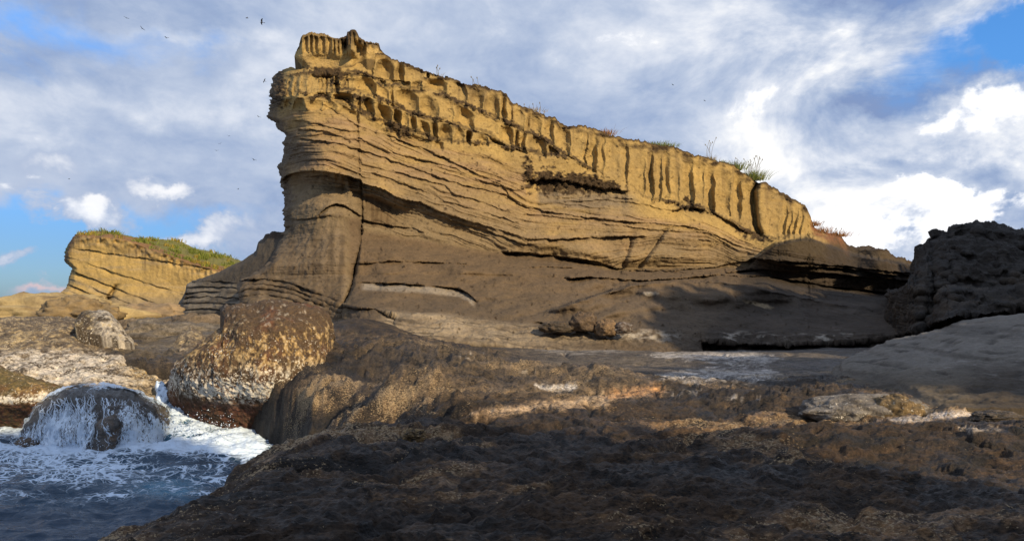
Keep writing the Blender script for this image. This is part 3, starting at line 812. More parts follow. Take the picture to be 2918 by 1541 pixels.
# ------------------------------------------------------------------ generic traced body
def body(name, topl, botl, ua, ub, nu, nb, yfun, mat, colfun, back=3.0, rough=(0.1, 1.0), rtop=0.0, seed=1, parent=None, origin=None, jag=0.0, jagf=0.3, sq=(1, 1, 1), extra=None, rid=0.0, slope=0.25, inL=0.15, inR=0.15, drop=-0.4, side_round=(0, 0), sr_px=(10, 10), top_px=8):
    """rock seen between a traced upper outline and a foot line; yfun gives its distance; top and sides turn away"""
    uq = np.linspace(ua, ub, nu)[None, :]
    b = np.linspace(0, 1, nb)[:, None]
    tp = topl(uq) + jag * (n1(uq * jagf, seed) * 1.2 + n1(uq * jagf * 3.1, seed + 1) * 0.7)
    bt = np.maximum(botl(uq), tp + 0.5)
    vq = tp + (bt - tp) * b
    uq = np.broadcast_to(uq, vq.shape)
    yq = yfun(uq, vq, b)
    e = np.clip(1 - (vq - tp) / top_px, 0, 1)
    yq = yq + rtop * (1 - np.sqrt(np.clip(1 - e ** 2, 0, 1)))
    for sd, (amt, px) in enumerate(zip(side_round, sr_px)):
        if amt:
            e = np.clip(1 - ((uq - ua) if sd == 0 else (ub - uq)) / px, 0, 1)
            yq = yq + amt * (1 - np.sqrt(np.clip(1 - e ** 2, 0, 1)))
    Pq = world_pt(uq, vq, yq)
    N = grid_normals(Pq)
    if N[nb // 2, nu // 2, 1] > 0:
        N = -N
    d = rough[0] * fbm(Pq, rough[1], 5, 0.55, sq, seed)
    if rid:
        d = d + rid * (ridged(Pq, rough[1] * 1.7, 4, 0.55, sq, seed + 3) - 0.3)
    if extra is not None:
        d = d + extra(Pq, uq, vq, b)
    Pq = Pq + N * d[..., None]
    Cq = colfun(Pq, uq, vq, b)
    dr = Pq[-1:].copy(); dr[..., 2] -= 0.8; dr[..., 1] += 0.2
    Pq = np.concatenate([Pq, dr], 0); Cq = np.concatenate([Cq, Cq[-1:]], 0)
    Pq, Cq = close_body(Pq, Cq, back=back, drop=drop, slope=slope, inL=inL, inR=inR)
    if origin is None:
        origin = (float(Pq[..., 0].mean()), float(Pq[..., 1].mean()), float(Pq[-2, :, 2].min()))
    return mesh_obj(name, Pq, grid_quads(*Pq.shape[:2]), mat, Cq, origin, parent)


# summit block perched on the crest
sb_top = line(Z1([(383, 322), (392, 285), (415, 235), (437, 170), (470, 158), (512, 137), (540, 152), (600, 156), (660, 168), (705, 188), (745, 180), (783, 165), (788, 135), (815, 122), (842, 117), (860, 140), (876, 186), (940, 213), (985, 222), (1028, 224), (1040, 260), (1062, 298), (1085, 320)]))
sb_bot = line(Z1([(383, 330), (405, 370), (440, 428), (600, 420), (740, 425), (830, 405), (940, 350), (1000, 360), (1085, 330)]))


def sb_y(uq, vq, b):
    yy = 39.8 + 0.010 * (uq - 300)
    r = np.random.RandomState(3)
    # upper fluted rim over a smooth scooped face
    e = np.concatenate([[z1x(380)], np.cumsum(r.uniform(3.0, 7.5, 30)) + z1x(400)])
    k = np.clip(np.searchsorted(e, uq) - 1, 0, len(e) - 2)
    t = (uq - e[k]) / (e[k + 1] - e[k]) * 2 - 1
    yy = yy + 0.35 * (1 - t * t) * sst(b, 0.03, 0.12) * sst(b, 0.62, 0.3)
    sc = np.exp(-((uq - z1x(640)) / 26) ** 2) * sst(b, 0.3, 0.75)
    yy = yy + 0.7 * sc
    sc2 = np.exp(-((uq - z1x(880)) / 8) ** 2) * sst(b, 0.15, 0.5)
    yy = yy + 0.6 * sc2
    rib = np.exp(-((uq - z1x(800) - 14 * (b - 0.3)) / 3.5) ** 2)
    yy = yy - 0.9 * rib * sst(b, 0.9, 0.5)
    gul = np.exp(-((uq - z1x(775)) / 4) ** 2)
    yy = yy + 1.0 * gul * sst(b, 0.55, 0.2)
    yy = yy + 1.4 * sst(b, 0.7, 1.05) * sst(uq, z1x(520), z1x(400))
    yy = yy + 2.2 * sst(uq, z1x(930), z1x(1075))
    return yy


def sb_c(Pq, uq, vq, b):
    c = np.broadcast_to(TAN, Pq.shape).copy()
    a1 = fbm(Pq, 1.5, 4, 0.6, seed=3)
    c = mixc(c, TAN2, np.clip(0.4 + a1, 0, 1))
    m_ = np.clip(1.15 - b / (0.30 + 0.25 * n1(uq * 0.35, 9) + 0.15 * a1), 0, 1) * (0.55 + 0.45 * sst(uq, z1x(640), z1x(760)))
    c = mixc(c, CRUST, np.clip(m_, 0, 0.9))
    c = mixc(c, CRUST, np.clip(np.exp(-((uq - z1x(790)) / 6) ** 2) * sst(b, 0.6, 0.3), 0, 0.9))
    c = mixc(c, CRUST, sst(b, 0.90, 1.0) * 0.7)
    return c


body('summit_block', sb_top, sb_bot, z1x(383), z1x(1085), 260, 130, sb_y, M_CLIFF, sb_c, back=5, rough=(0.12, 1.2), jag=0.8, jagf=0.5, parent=cliff, origin=(-8.5, 40, 13), rtop=0.5, top_px=4, side_round=(1.4, 0), sr_px=(12, 1), drop=12.0, slope=0.1, rid=0.05)

# left shoulder, behind the buttress
sh_top = line(Z4([(1385, 722), (1410, 680), (1430, 640), (1448, 572), (1500, 540), (1600, 505), (1700, 470), (1800, 420), (1900, 370), (1960, 330), (1985, 310), (2005, 240), (2030, 222), (2060, 180), (2090, 175), (2110, 152), (2176, 170), (2300, 175)]))
sh_ed = lambda q: line(Z4([(1430, 600), (1600, 590), (1840, 605), (2176, 640), (2400, 680)]))(q)


def sh_y(uq, vq, b):
    yy = 41.5 - 0.04 * (vq - 230) + 0.075 * (292 - uq)
    for k, o_ in enumerate((0, 5, 10, 15, 21, 27)):
        q = sh_ed(uq) - 6 + o_ + n1(uq * 0.15, k + 3) * 1.2
        d = vq - q
        yy = yy + np.where(d > 0, 0.42 * np.exp(-d / 2.2), 0) * np.clip(0.6 + 1.2 * n1(uq * 0.05, k + 7.7), 0, 1.2)
    return yy


def sh_c(Pq, uq, vq, b):
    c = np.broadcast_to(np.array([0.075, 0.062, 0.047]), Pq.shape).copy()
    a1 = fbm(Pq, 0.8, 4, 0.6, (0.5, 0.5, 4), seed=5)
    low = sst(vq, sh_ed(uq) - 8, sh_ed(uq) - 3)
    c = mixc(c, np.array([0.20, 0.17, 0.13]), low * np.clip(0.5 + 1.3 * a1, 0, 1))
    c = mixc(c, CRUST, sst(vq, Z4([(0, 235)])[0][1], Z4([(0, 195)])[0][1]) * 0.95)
    return c


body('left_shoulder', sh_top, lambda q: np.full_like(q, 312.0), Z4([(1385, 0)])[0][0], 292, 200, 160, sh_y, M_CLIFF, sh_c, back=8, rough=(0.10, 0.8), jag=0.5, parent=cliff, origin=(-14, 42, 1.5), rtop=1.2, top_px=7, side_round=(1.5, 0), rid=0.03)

# ------------------------------------------------------------------ far headland
headland = empty('sandstone_headland', (-30, 90, 2.3))
tag(headland, 'smaller far sandstone headland with grass on its sloping top, left of the great cliff', 'headland')
hl_top = line(Z4([(495, 372), (508, 300), (520, 262), (545, 235), (562, 200), (580, 182), (620, 172), (700, 168), (800, 148), (880, 160), (960, 190), (1100, 212), (1200, 215), (1330, 225), (1400, 235), (1500, 285), (1600, 305), (1700, 335), (1800, 362), (1870, 385), (1960, 440)]))
hl_gr = line(Z4([(495, 400), (580, 190), (700, 200), (800, 200), (900, 215), (1000, 235), (1150, 290), (1300, 340), (1450, 400), (1600, 440), (1750, 480), (1960, 520)]))
hl_L = lineL(Z4([(580, 182), (545, 235), (520, 262), (508, 300), (493, 380), (530, 415), (560, 440), (540, 490), (530, 540), (515, 600), (505, 660), (420, 660), (395, 690), (420, 740), (430, 800)]))


def hl_y(uq, vq, b):
    yy = 90 - 0.02 * (uq - 150) - 0.05 * np.maximum(vq - 285, 0)
    gl = hl_gr(uq)
    yy = yy + np.where(vq < gl, (gl - vq) * 0.55, 0)
    rel = vq - gl
    for k, (o_, sl_, am) in enumerate(((12, 0.15, 0.35), (24, 0.33, 0.5), (37, 0.40, 1.0), (46, 0.42, 0.35), (52, 0.42, 0.5), (58, 0.42, 0.4), (64, 0.42, 0.35))):
        q = hl_gr(np.full_like(uq, 100.0)) + o_ + sl_ * (uq - 80) + n1(uq * 0.12, k) * 1.2
        d = vq - q
        yy = yy + am * np.where(d > 0, np.exp(-d / 3.5), 0) * (np.clip(0.75 + 1.4 * n1(uq * 0.05, k + 5.3), 0, 1.4))
    yy = yy + 0.5 * n2(uq * 0.25, vq * 0.2, 4) * sst(rel, 14, 0)
    yy = yy + 1.2 * np.exp(-((uq - Z4([(880, 0)])[0][0] + 0.6 * (vq - 290)) / 2.5) ** 2) * sst(vq, 282, 290)
    return yy


def hl_c(Pq, uq, vq, b):
    c = np.broadcast_to(np.array([0.40, 0.275, 0.095]), Pq.shape).copy()
    a1 = fbm(Pq, 0.25, 4, 0.6, seed=5); a2 = fbm(Pq, 0.35, 4, 0.6, (0.4, 0.4, 4), seed=6); a3 = fbm(Pq, 0.9, 4, 0.6, seed=8)
    c = mixc(c, TAN2, np.clip(0.3 + a1, 0, 0.9)); c = mixc(c, np.array([0.30, 0.24, 0.16]), np.clip(a2, 0, 0.6))
    rel = vq - hl_gr(uq)
    vs_ = n2(uq * 0.45, vq * 0.03, 2)
    for k, (o_, sl_) in enumerate(((37, 0.40), (46, 0.42), (52, 0.42), (58, 0.42), (64, 0.42), (70, 0.42), (76, 0.42))):
        q = hl_gr(np.full_like(uq, 100.0)) + o_ + sl_ * (uq - 80) + n1(uq * 0.12, k + 2) * 1.2
        c = mixc(c, np.array([0.10, 0.07, 0.04]) if k % 2 == 0 else np.array([0.24, 0.19, 0.12]), np.exp(-((vq - q - 0.8) / (0.9 if k % 2 == 0 else 2.0)) ** 2) * np.clip(0.5 + 1.4 * n1(uq * 0.06, k + 8.1), 0, 0.8))
    m_ = sst(rel + 18 * vs_ + 10 * a1, 18, 4) * sst(uq, 245, 130) * np.clip(0.55 + 1.2 * a1, 0, 1)
    c = mixc(c, np.array([0.085, 0.055, 0.03]), np.clip(m_ * 0.9, 0, 0.85))
    c = mixc(c, np.array([0.16, 0.085, 0.04]), sst(rel, 2.5, -1) * 0.9)
    c = mixc(c, np.array([0.12, 0.13, 0.035]), sst(rel + 6 * a3, -3, -7) * 0.8)
    c = mixc(c, np.array([0.20, 0.165, 0.12]), sst(vq, 292, 300) * 0.6)
    return c


ha = Z4([(395, 0)])[0][0]


def hl_body():
    nu_, nb_ = 300, 190
    u0_ = np.linspace(Z4([(580, 0)])[0][0], Z4([(1960, 0)])[0][0], nu_)[None, :]
    b = np.linspace(0, 1, nb_)[:, None]
    tp = hl_top(u0_) + n1(u0_ * 0.5, 3) * 0.7
    vq = tp + (311 - tp) * b
    e0 = Z4([(580, 0)])[0][0]
    ed = hl_L(vq) + n1(vq * 0.5, 6) * 1.0
    uq = u0_ + (ed - e0) * np.clip(1 - (u0_ - e0) / 90, 0, 1)
    yq = hl_y(uq, vq, b)
    e = np.clip(1 - (uq - ed) / 6, 0, 1)
    yq = yq + 3.0 * (1 - np.sqrt(np.clip(1 - e ** 2, 0, 1)))
    Pq = world_pt(uq, vq, yq)
    N = grid_normals(Pq)
    if N[nb_ // 2, nu_ // 2, 1] > 0: N = -N
    Pq = Pq + N * (0.22 * fbm(Pq, 0.5, 5, 0.55, seed=3))[..., None]
    Cq = hl_c(Pq, uq, vq, b)
    P2, C2 = close_body(Pq, Cq, back=14, drop=0, slope=0.2)
    mesh_obj('cliff_face', P2, grid_quads(*P2.shape[:2]), M_FAR, C2, (-30, 90, 2.3), headland)
    return Pq, uq, vq


HLP, HLU, HLV = hl_body()


def blades(base, hgt, wid, lean, colr, seed, curve=0.5):
    """grass blades: bent tapering strips; base (n,3), hgt (n), lean (n,2)"""
    n = len(base); r = np.random.RandomState(seed)
    ang = r.uniform(0, 2 * np.pi, n); side = np.stack([np.cos(ang), np.sin(ang) * 0.5, np.zeros(n)], -1)
    V = []
    for k, (f, w_) in enumerate(((0, 1.0), (0.4, 0.85), (0.75, 0.5), (1.0, 0.06))):
        c = base.copy()
        c[:, 2] += hgt * f * (1 - 0.25 * f * curve)
        c[:, :2] += lean * (f ** 1.7)[..., None] * hgt[:, None] if np.ndim(f) else lean * (f ** 1.7) * hgt[:, None]
        V += [c - side * (wid * w_)[:, None], c + side * (wid * w_)[:, None]]
    V = np.stack(V, 1).reshape(-1, 3)
    i = np.arange(n)[:, None] * 8
    Q = np.concatenate([i + np.array([[0, 1, 3, 2]]), i + np.array([[2, 3, 5, 4]]), i + np.array([[4, 5, 7, 6]])], 0)
    Cc = np.repeat(colr, 8, 0)
    return V, Q, Cc


# grass on the headland
r_ = np.random.RandomState(5)
sel = np.argwhere((HLV < hl_gr(HLU) - 1.0) & (HLU > Z4([(600, 0)])[0][0]) & (HLU < 236))
sel = sel[r_.choice(len(sel), 9000)]
gb = HLP[sel[:, 0], sel[:, 1]] + r_.normal(0, 0.25, (len(sel), 3)) * [1, 1, 0.1]
den = fbm(gb, 0.5, 3, 0.6, seed=12)
gb = gb[den > 0.10]; n_ = len(gb)
gcol = np.array([0.15, 0.175, 0.03]) * r_.uniform(0.5, 1.3, (n_, 1)) + np.array([0.16, 0.05, 0.01]) * (fbm(gb, 0.35, 3, 0.6, seed=19)[:, None] > 0.12) * r_.uniform(0.3, 1, (n_, 1))
V_, Q_, C_ = blades(gb - [0, 0, 0.1], r_.uniform(0.3, 0.75, n_), r_.uniform(0.03, 0.07, n_), r_.normal(0, 0.35, (n_, 2)), gcol, 6)
tag(mesh_obj('grass_cover', V_, Q_, M_GRASS, C_, (-30, 90, 2.3), headland), kind='stuff')

# ------------------------------------------------------------------ mesa and undercut ledge on the right
me_top = line(Z8([(870, 505), (900, 500), (985, 470), (1000, 350), (1015, 345), (1017, 300), (1030, 283), (1060, 292), (1078, 290), (1080, 235), (1097, 230), (1100, 200), (1125, 193), (1165, 205), (1183, 200), (1185, 172), (1230, 160), (1285, 160), (1295, 150), (1306, 160), (1400, 158), (1430, 162), (1500, 170), (1574, 190), (1700, 240), (1900, 300), (2100, 420)]))
me_top_s = line_s(Z8([(870, 505), (985, 440), (1030, 300), (1100, 240), (1185, 190), (1300, 160), (1400, 158), (1574, 190), (1900, 300), (2100, 420)]), 25)
me_led = line(Z8([(600, 745), (780, 745), (880, 735), (1010, 715), (1060, 690), (1200, 640), (1260, 628), (1400, 622), (1480, 612), (1574, 600), (2100, 590)]))
me_mid = line(Z8([(600, 560), (870, 512), (1050, 500), (1110, 560), (1130, 520), (1210, 485), (1400, 500), (1574, 480), (2100, 480)]))


def Z8x(xs):
    return [(x / 1.8134 + 2050) * SK for x in xs]


def me_y(uq, vq, b):
    tp = me_top_s(uq); md = np.maximum(me_mid(uq), tp + 2); ld = np.maximum(me_led(uq), md + 3)
    yt = 33.0; ym = 26.5; yl = 23.8
    yy = np.where(vq < md, lerp(yt, ym, np.clip((vq - tp) / (md - tp), 0, 1) ** 0.8), lerp(ym, yl, np.clip((vq - md) / (ld - md), 0, 1)))
    yy = yy + 9.0 * sst(uq, Z8x([1040])[0], Z8x([880])[0]) ** 1.5
    yy = yy + 0.9 * n2(uq * 0.035, vq * 0.06, 6) + 0.5 * n2(uq * 0.11, vq * 0.15, 7)
    # second, nearer overhang lip
    g1 = sst(uq, Z8([(1060, 0)])[0][0], Z8([(1180, 0)])[0][0])
    yy = yy - 2.2 * g1 * sst(vq, me_mid(uq) - 3, me_mid(uq) + 4)
    d = vq - me_led(uq) - n1(uq * 0.2, 4) * 1.2
    yy = yy + np.where(d > 0, np.minimum(d / 1.0, 1) * 3.4, 0)
    return yy


def me_c(Pq, uq, vq, b):
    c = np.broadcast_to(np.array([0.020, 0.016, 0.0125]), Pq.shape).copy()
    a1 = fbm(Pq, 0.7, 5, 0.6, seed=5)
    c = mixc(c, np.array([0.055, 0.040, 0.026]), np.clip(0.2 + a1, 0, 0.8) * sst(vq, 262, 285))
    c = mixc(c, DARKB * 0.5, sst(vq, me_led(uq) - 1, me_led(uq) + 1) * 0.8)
    return c


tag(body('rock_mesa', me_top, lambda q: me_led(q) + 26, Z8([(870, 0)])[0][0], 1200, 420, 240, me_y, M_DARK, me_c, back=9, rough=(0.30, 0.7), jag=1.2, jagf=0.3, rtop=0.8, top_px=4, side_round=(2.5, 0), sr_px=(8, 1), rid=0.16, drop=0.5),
    'dark jagged flat-topped rock with black undercut ledge at the right edge', 'rock')

# ------------------------------------------------------------------ rock platform (ground)
LAND = np.array([(-3.2, -8), (-3.2, 1.5), (-3.1, 4.0), (-3.1, 5.5), (-3.15, 6.5), (-3.2, 7.8), (-2.9, 8.6), (-2.6, 9.6), (-3.0, 11.5), (-3.9, 13.5), (-5.2, 15.6), (-6.3, 17.5), (-8.0, 19.5), (-13, 20.5), (-18, 21.5), (-24, 24), (-30, 30), (-36, 45), (-48, 70), (-55, 100), (-40, 140), (60, 160), (140, 120), (120, -8)])


def sdist(x, y, poly):
    """signed distance to a polygon, positive inside"""
    d2 = np.full(x.shape, 1e9, np.float32); ins = np.zeros(x.shape, bool)
    n = len(poly)
    for i in range(n):
        ax, ay = poly[i]; bx_, by_ = poly[(i + 1) % n]
        ex, ey = bx_ - ax, by_ - ay
        t = np.clip(((x - ax) * ex + (y - ay) * ey) / (ex * ex + ey * ey), 0, 1)
        d2 = np.minimum(d2, (x - ax - t * ex) ** 2 + (y - ay - t * ey) ** 2)
        c = ((ay > y) != (by_ > y)) & (x < (bx_ - ax) * (y - ay) / (by_ - ay + 1e-12) + ax)
        ins ^= c
    return np.where(ins, 1, -1) * np.sqrt(d2)


BUMPS = [  # x, y, rx, ry, h, rot
    (0.9, 13.6, 2.8, 0.8, 0.36, 0.0), (-1.4, 12.4, 1.2, 0.8, 0.52, 0.2), (-0.6, 10.8, 1.8, 0.6, 0.20, 0.1), (-2.0, 16.5, 1.6, 0.7, 0.25, 0.3), (-3.0, 15.2, 0.7, 1.2, -0.35, 0.5), (0.6, 16.2, 2.2, 0.5, 0.14, -0.1),
    (-3.4, 20.0, 2.4, 4.0, 0.62, 0.0), (-5.9, 26.0, 2.4, 3.0, 1.0, 0.0), (-1.5, 17.5, 2.5, 1.6, 0.22, 0.0),
    (-2.8, 10.8, 0.9, 1.0, -1.05, 0.6), (-2.2, 11.4, 1.0, 0.35, -0.45, 0.5), (-1.5, 11.2, 0.9, 0.3, -0.3, 0.5), (-3.4, 13.0, 1.0, 1.3, -0.5, 0.0),
    (-1.9, 6.9, 0.9, 1.2, 0.10, 0.0), (4.0, 20.0, 8.0, 5.5, -0.14, 0.0), (3.0, 9.6, 2.2, 0.9, -0.10, 0.0),
    (6.0, 8.0, 2.2, 1.0, 0.12, 0.0), (-17, 40, 9, 16, 0.55, 0.0), (-24, 80, 24, 26, 0.9, 0.0), (-24, 34, 3, 4, 0.7, 0.0), (-13.5, 31, 1.8, 2.2, 0.45, 0.2),
    (-17, 36, 2.5, 2.0, 0.5, -0.3), (-11.5, 27, 1.6, 1.5, 0.4, 0.0), (-21, 46, 2.5, 3, 0.5, 0), (10, 30, 9, 4.5, -0.36, 0.0), (1.5, 30.5, 6, 3, -0.30, 0.0), (-1.2, 8.6, 1.6, 0.35, 0.07, 0.35), (1.8, 7.4, 1.8, 0.3, 0.06, 0.2), (0.2, 6.2, 1.2, 0.4, 0.06, -0.2), (3.4, 7.6, 1.4, 0.5, 0.09, 0.1)]


def ground_z(x, y, detail=True):
    P = np.stack([x, y, np.zeros_like(x)], -1)
    z = np.full(x.shape, 1.58, np.float32)
    for bx_, by_, rx, ry, h, rot in BUMPS:
        c, s = math.cos(rot), math.sin(rot)
        dx, dy = x - bx_, y - by_
        z = z + h * np.exp(-((dx * c + dy * s) / rx) ** 2 - ((-dx * s + dy * c) / ry) ** 2)
    if detail:
        mid = sst(y, 8, 11) * sst(y, 27, 21) * (1 - 0.8 * sst(x, -0.5, 2.0) * sst(y, 14.3, 16.5))
        z = z + (0.10 + 0.06 * mid) * fbm(P, 0.45, 4, 0.5, (0.8, 1.1, 1), 21)
        z = z + 0.17 * mid * (ridged(P, 0.55, 4, 0.6, (0.8, 1.6, 1), 36) - 0.5)
        wetf = 1 - 0.75 * sst(x, -0.5, 2.0) * sst(y, 14.3, 16.5)
        rgh = np.clip(0.5 + 0.9 * fbm(P, 0.3, 3, 0.5, seed=22), 0.12, 1.1) * wetf
        z = z + 0.095 * (ridged(P, 2.3, 4, 0.6, (0.7, 1.2, 1), 28) - 0.45) * (y < 24) * wetf + 0.030 * fbm(P, 9.0, 3, 0.6, (0.8, 1.1, 1), 29) * (y < 16)
        z = z + rgh * (0.15 * (ridged(P, 0.9, 5, 0.58, (0.7, 1.3, 1), 23) - 0.45) + 0.075 * fbm(P, 3.5, 4, 0.6, (0.8, 1.2, 1), 24) * (y < 30))
        tf = fbm(P, 0.28, 4, 0.55, (0.8, 1.3, 1), 51) + 0.25 * fbm(P, 1.4, 3, 0.55, seed=52)
        tn = tf * 5.0; fl = np.floor(tn); fr = tn - fl
        z = z + 0.062 * wetf * (fl + sst(fr, 0.0, 0.14) - tn * 0.55) * sst(y, 26, 18)
        ck = np.clip((ridged(P, 0.42, 2, 0.45, (1, 0.8, 1), 53) - 0.80) * 7, 0, 1)
        z = z - 0.10 * ck * (y < 26)
        # worn pits
        pit = fbm(P, 1.6, 3, 0.5, seed=25)
        z = z - 0.10 * np.clip(pit - 0.35, 0, 1) * rgh * 2
    rug = sst(x, 1.0, -1.5) * sst(y, 8.5, 10.5) * sst(y, 26, 20)
    if detail:
        z = z - 0.55 * rug * np.clip(ridged(P, 0.55, 3, 0.5, (1, 1, 1), 46) - 0.66, 0, 1) * 2.2
        z = z + 0.22 * rug * (ridged(P, 1.3, 4, 0.6, (1, 1, 1), 47) - 0.45)
    s = sdist(x, y, LAND) + 0.45 * fbm(P, 0.6, 4, 0.55, seed=26) + 0.25 * (ridged(P, 1.1, 3, 0.55, seed=48) - 0.5) + 0.06 * fbm(P, 2.5, 3, 0.5, seed=27)
    # sea wall: rounded brow, then steep to the sea floor
    t = np.clip(1 - s / 1.1, 0, 1)
    z = z - 0.65 * (1 - np.sqrt(np.clip(1 - t ** 2, 0, 1)))
    z = np.where(s < 0.0, z - np.minimum(-s * 1.7, 1.0) * (z + 1.4), z)
    return z


us = np.concatenate([np.linspace(-900, -30, 90)[:-1], np.linspace(-30, 1054, 1000), np.linspace(1054, 2000, 90)[1:]])
vr_ = np.concatenate([np.linspace(1500, 560, 40)[:-1], np.linspace(560, 336, 330)])
ys_ = np.concatenate([1.62 * F / (vr_ - HV), np.geomspace(1.62 * F / (336 - HV), 130, 75)[1:]])
UU, YY = np.meshgrid(us, ys_)
X = (UU - 512) / F * YY
Zg = ground_z(X, YY)
PG = np.stack([X, YY, Zg], -1)
gu, gv = to_px(PG)

C = np.broadcast_to(np.array([0.052, 0.037, 0.025]), PG.shape).copy()
a1 = fbm(PG, 0.5, 4, 0.55, (0.7, 1.2, 1), 31); a2 = fbm(PG, 2.2, 4, 0.6, (0.6, 1.3, 1), 32); a3 = fbm(PG, 7.0, 3, 0.6, (0.8, 1.2, 1), 33)
PR = np.stack([X * 0.9 + YY * 0.45, YY * 0.9 - X * 0.45, 0 * X], -1)
a4 = fbm(PR, 1.3, 5, 0.62, (0.35, 1.5, 1), 34); a5 = fbm(PR, 4.0, 4, 0.62, (0.4, 1.4, 1), 35)
ckc = np.clip((ridged(np.stack([X, YY, 0 * X], -1), 0.42, 2, 0.45, (1, 0.8, 1), 53) - 0.80) * 7, 0, 1)
near = sst(YY, 14, 6)
C = mixc(C, np.array([0.20, 0.130, 0.066]), np.clip(0.12 + 1.2 * a1 + 0.9 * a2 + 0.8 * a5, 0, 0.9) * lerp(0.9, 0.65, near))
C = mixc(C, np.array([0.020, 0.018, 0.018]), np.clip(1.3 * a4 + 0.7 * a5 - 0.4 * a1 + 0.02, 0, 0.85) * sst(YY, 24, 15))
C = mixc(C, np.array([0.23, 0.155, 0.085]), sst(a1 + 0.35 * a2 + 0.25 * a3, 0.12, 0.26) * 0.75 * sst(YY, 20, 12))
C = mixc(C, np.array([0.016, 0.014, 0.013]), sst(a4 + 0.4 * a5, 0.16, 0.30) * 0.8 * sst(YY, 20, 12))
C = mixc(C, np.array([0.014, 0.012, 0.011]), ckc * 0.75 * sst(YY, 24, 16))
hump = sst(gv, 405, 392) * sst(YY, 22, 15)
C = mixc(C, np.array([0.20, 0.145, 0.088]), np.clip(hump * (0.6 + 0.8 * a1), 0, 0.8) * sst(gu, 350, 400) * sst(gu, 690, 620))
flat = sst(YY, 15.5, 18) * sst(gu, 480, 560)
C = mixc(C, np.array([0.155, 0.130, 0.105]), np.clip(flat * (0.8 + 0.5 * a1), 0, 0.9))
C = mixc(C, np.array([0.115, 0.10, 0.09]), sst(YY, 24, 27) * sst(gu, 420, 500) * 0.7)
lft = sst(gu, 330, 250) * sst(YY, 19, 23)
C = mixc(C, np.array([0.22, 0.175, 0.115]), np.clip(lft * (0.7 + 0.8 * a1), 0, 0.9))
# salt and sand lying in the hollows
SALT = np.array([0.50, 0.46, 0.42]); SAND = np.array([0.46, 0.28, 0.13])


def streak(pts, wpx, col, amt=1.0, nz=1.0):
    global C
    p = np.array(pts); l = np.interp(gu, p[:, 0], p[:, 1], left=-999, right=-999)
    ww = np.interp(gu, p[:, 0], wpx) if np.ndim(wpx) else wpx
    d = np.abs(gv - l - 1.2 * a2) / np.maximum(ww, 0.2)
    ef = np.clip(np.minimum(gu - p[0, 0], p[-1, 0] - gu) / (0.16 * (p[-1, 0] - p[0, 0])), 0, 1)
    f = np.clip(1.25 - d + nz * (0.9 * a2 + 0.9 * a3 + 0.5 * a5) - 1.4 * (1 - ef), 0, 1) * amt
    C = mixc(C, col, np.clip(f, 0, 0.95))


streak(Z7([(60, 1065), (250, 1052), (500, 1025), (700, 1005), (900, 985), (1100, 950), (1300, 915), (1500, 888), (1620, 880), (1740, 865)]), [1.2, 3.0, 4.4, 5.4, 6.4, 7.0, 6.4, 5.6, 5.0, 2.0], np.array([0.50, 0.37, 0.24]), 0.97, 0.9)
streak(Z7([(1100, 935), (1250, 915), (1400, 895), (1560, 880), (1640, 895)]), [1.5, 4.6, 5.4, 4.6, 1.5], np.array([0.50, 0.26, 0.105]), 0.9, 0.8)
streak(Z7([(640, 850), (720, 868), (850, 878), (960, 862), (1020, 855)]), [0.5, 2.5, 3.4, 2.6, 0.5], np.array([0.60, 0.56, 0.52]), 1.0, 0.6)
streak(Z7([(1400, 640), (1700, 645), (2000, 655), (2300, 668), (2450, 670)]), [1.5, 5.0, 7.0, 6.5, 3.0], SALT, 0.9, 1.3)
streak(Z7([(1450, 790), (1700, 785), (2000, 780), (2300, 778), (2480, 790)]), [2.5, 5.0, 7.0, 7.0, 3.0], SALT, 0.9, 1.3)
streak(Z7([(600, 590), (800, 600), (1000, 610), (1250, 605), (1500, 612)]), [1.5, 3.5, 3.5, 3.0, 1.5], SALT * 0.8, 0.6, 1.3)
streak(Z8([(0, 1057), (120, 1056), (230, 1058)]), [0.5, 1.3, 0.5], SALT, 0.85)
streak(Z8([(780, 1170), (950, 1165), (1150, 1145), (1350, 1135), (1500, 1130), (1574, 1135), (1800, 1135)]), [0.6, 2.6, 3.4, 3.0, 3.4, 3.5, 3], np.array([0.56, 0.52, 0.50]), 0.95, 0.9)
streak(Z8([(1190, 1200), (1300, 1215), (1400, 1225), (1490, 1218)]), [0.8, 3.0, 3.0, 0.8], SALT * 0.9, 0.8, 1.4)
streak(Z7([(80, 650), (250, 655), (380, 655)]), [0.4, 1.2, 0.4], SALT, 0.7)
streak(Z7([(1580, 935), (1750, 905), (1880, 905)]), [0.6, 2.2, 0.5], SALT, 0.6, 1.4)
streak(Z7([(550, 765), (650, 755), (780, 765)]), [0.6, 2.2, 0.6], np.array([0.42, 0.35, 0.26]), 0.7, 1.3)
streak(Z8([(370, 1120), (450, 1128), (560, 1140), (700, 1160)]), [0.6, 1.6, 1.6, 1.0], SALT, 0.7)
# barnacle crumbs near the sea wall
sd = sdist(X, YY, LAND)
AL = 0.30 + 0.75 * sst(a1 + 0.4 * a2 + 0.3 * a5, 0.02, 0.35) * 0.45 + 0.2 * a1 + 0.2 * a5 - 0.22 * sst(PG[..., 2], 1.3, 0.9) + 0.25 * sst(sd, 2.6, 0.5) * sst(YY, 24, 12) - 0.15 * sst(YY, 16, 22)
gold = np.clip(a1 * 1.2 + a2 * 0.6 - 0.05, 0, 1) * sst(sd, 2.4, 0.6) * sst(YY, 5, 7) * sst(YY, 11, 8)
C = mixc(C, np.array([0.22, 0.13, 0.045]), np.clip(gold, 0, 0.7))  # golden sunlit patch painted into the rock colour
cr3 = np.clip(a3 * 1.3 + a1 * 0.9 - 0.62, 0, 1)
C = mixc(C, np.array([0.30, 0.235, 0.15]), np.clip(cr3 * 2.2, 0, 0.6) * sst(sd, 0.3, 1.2))
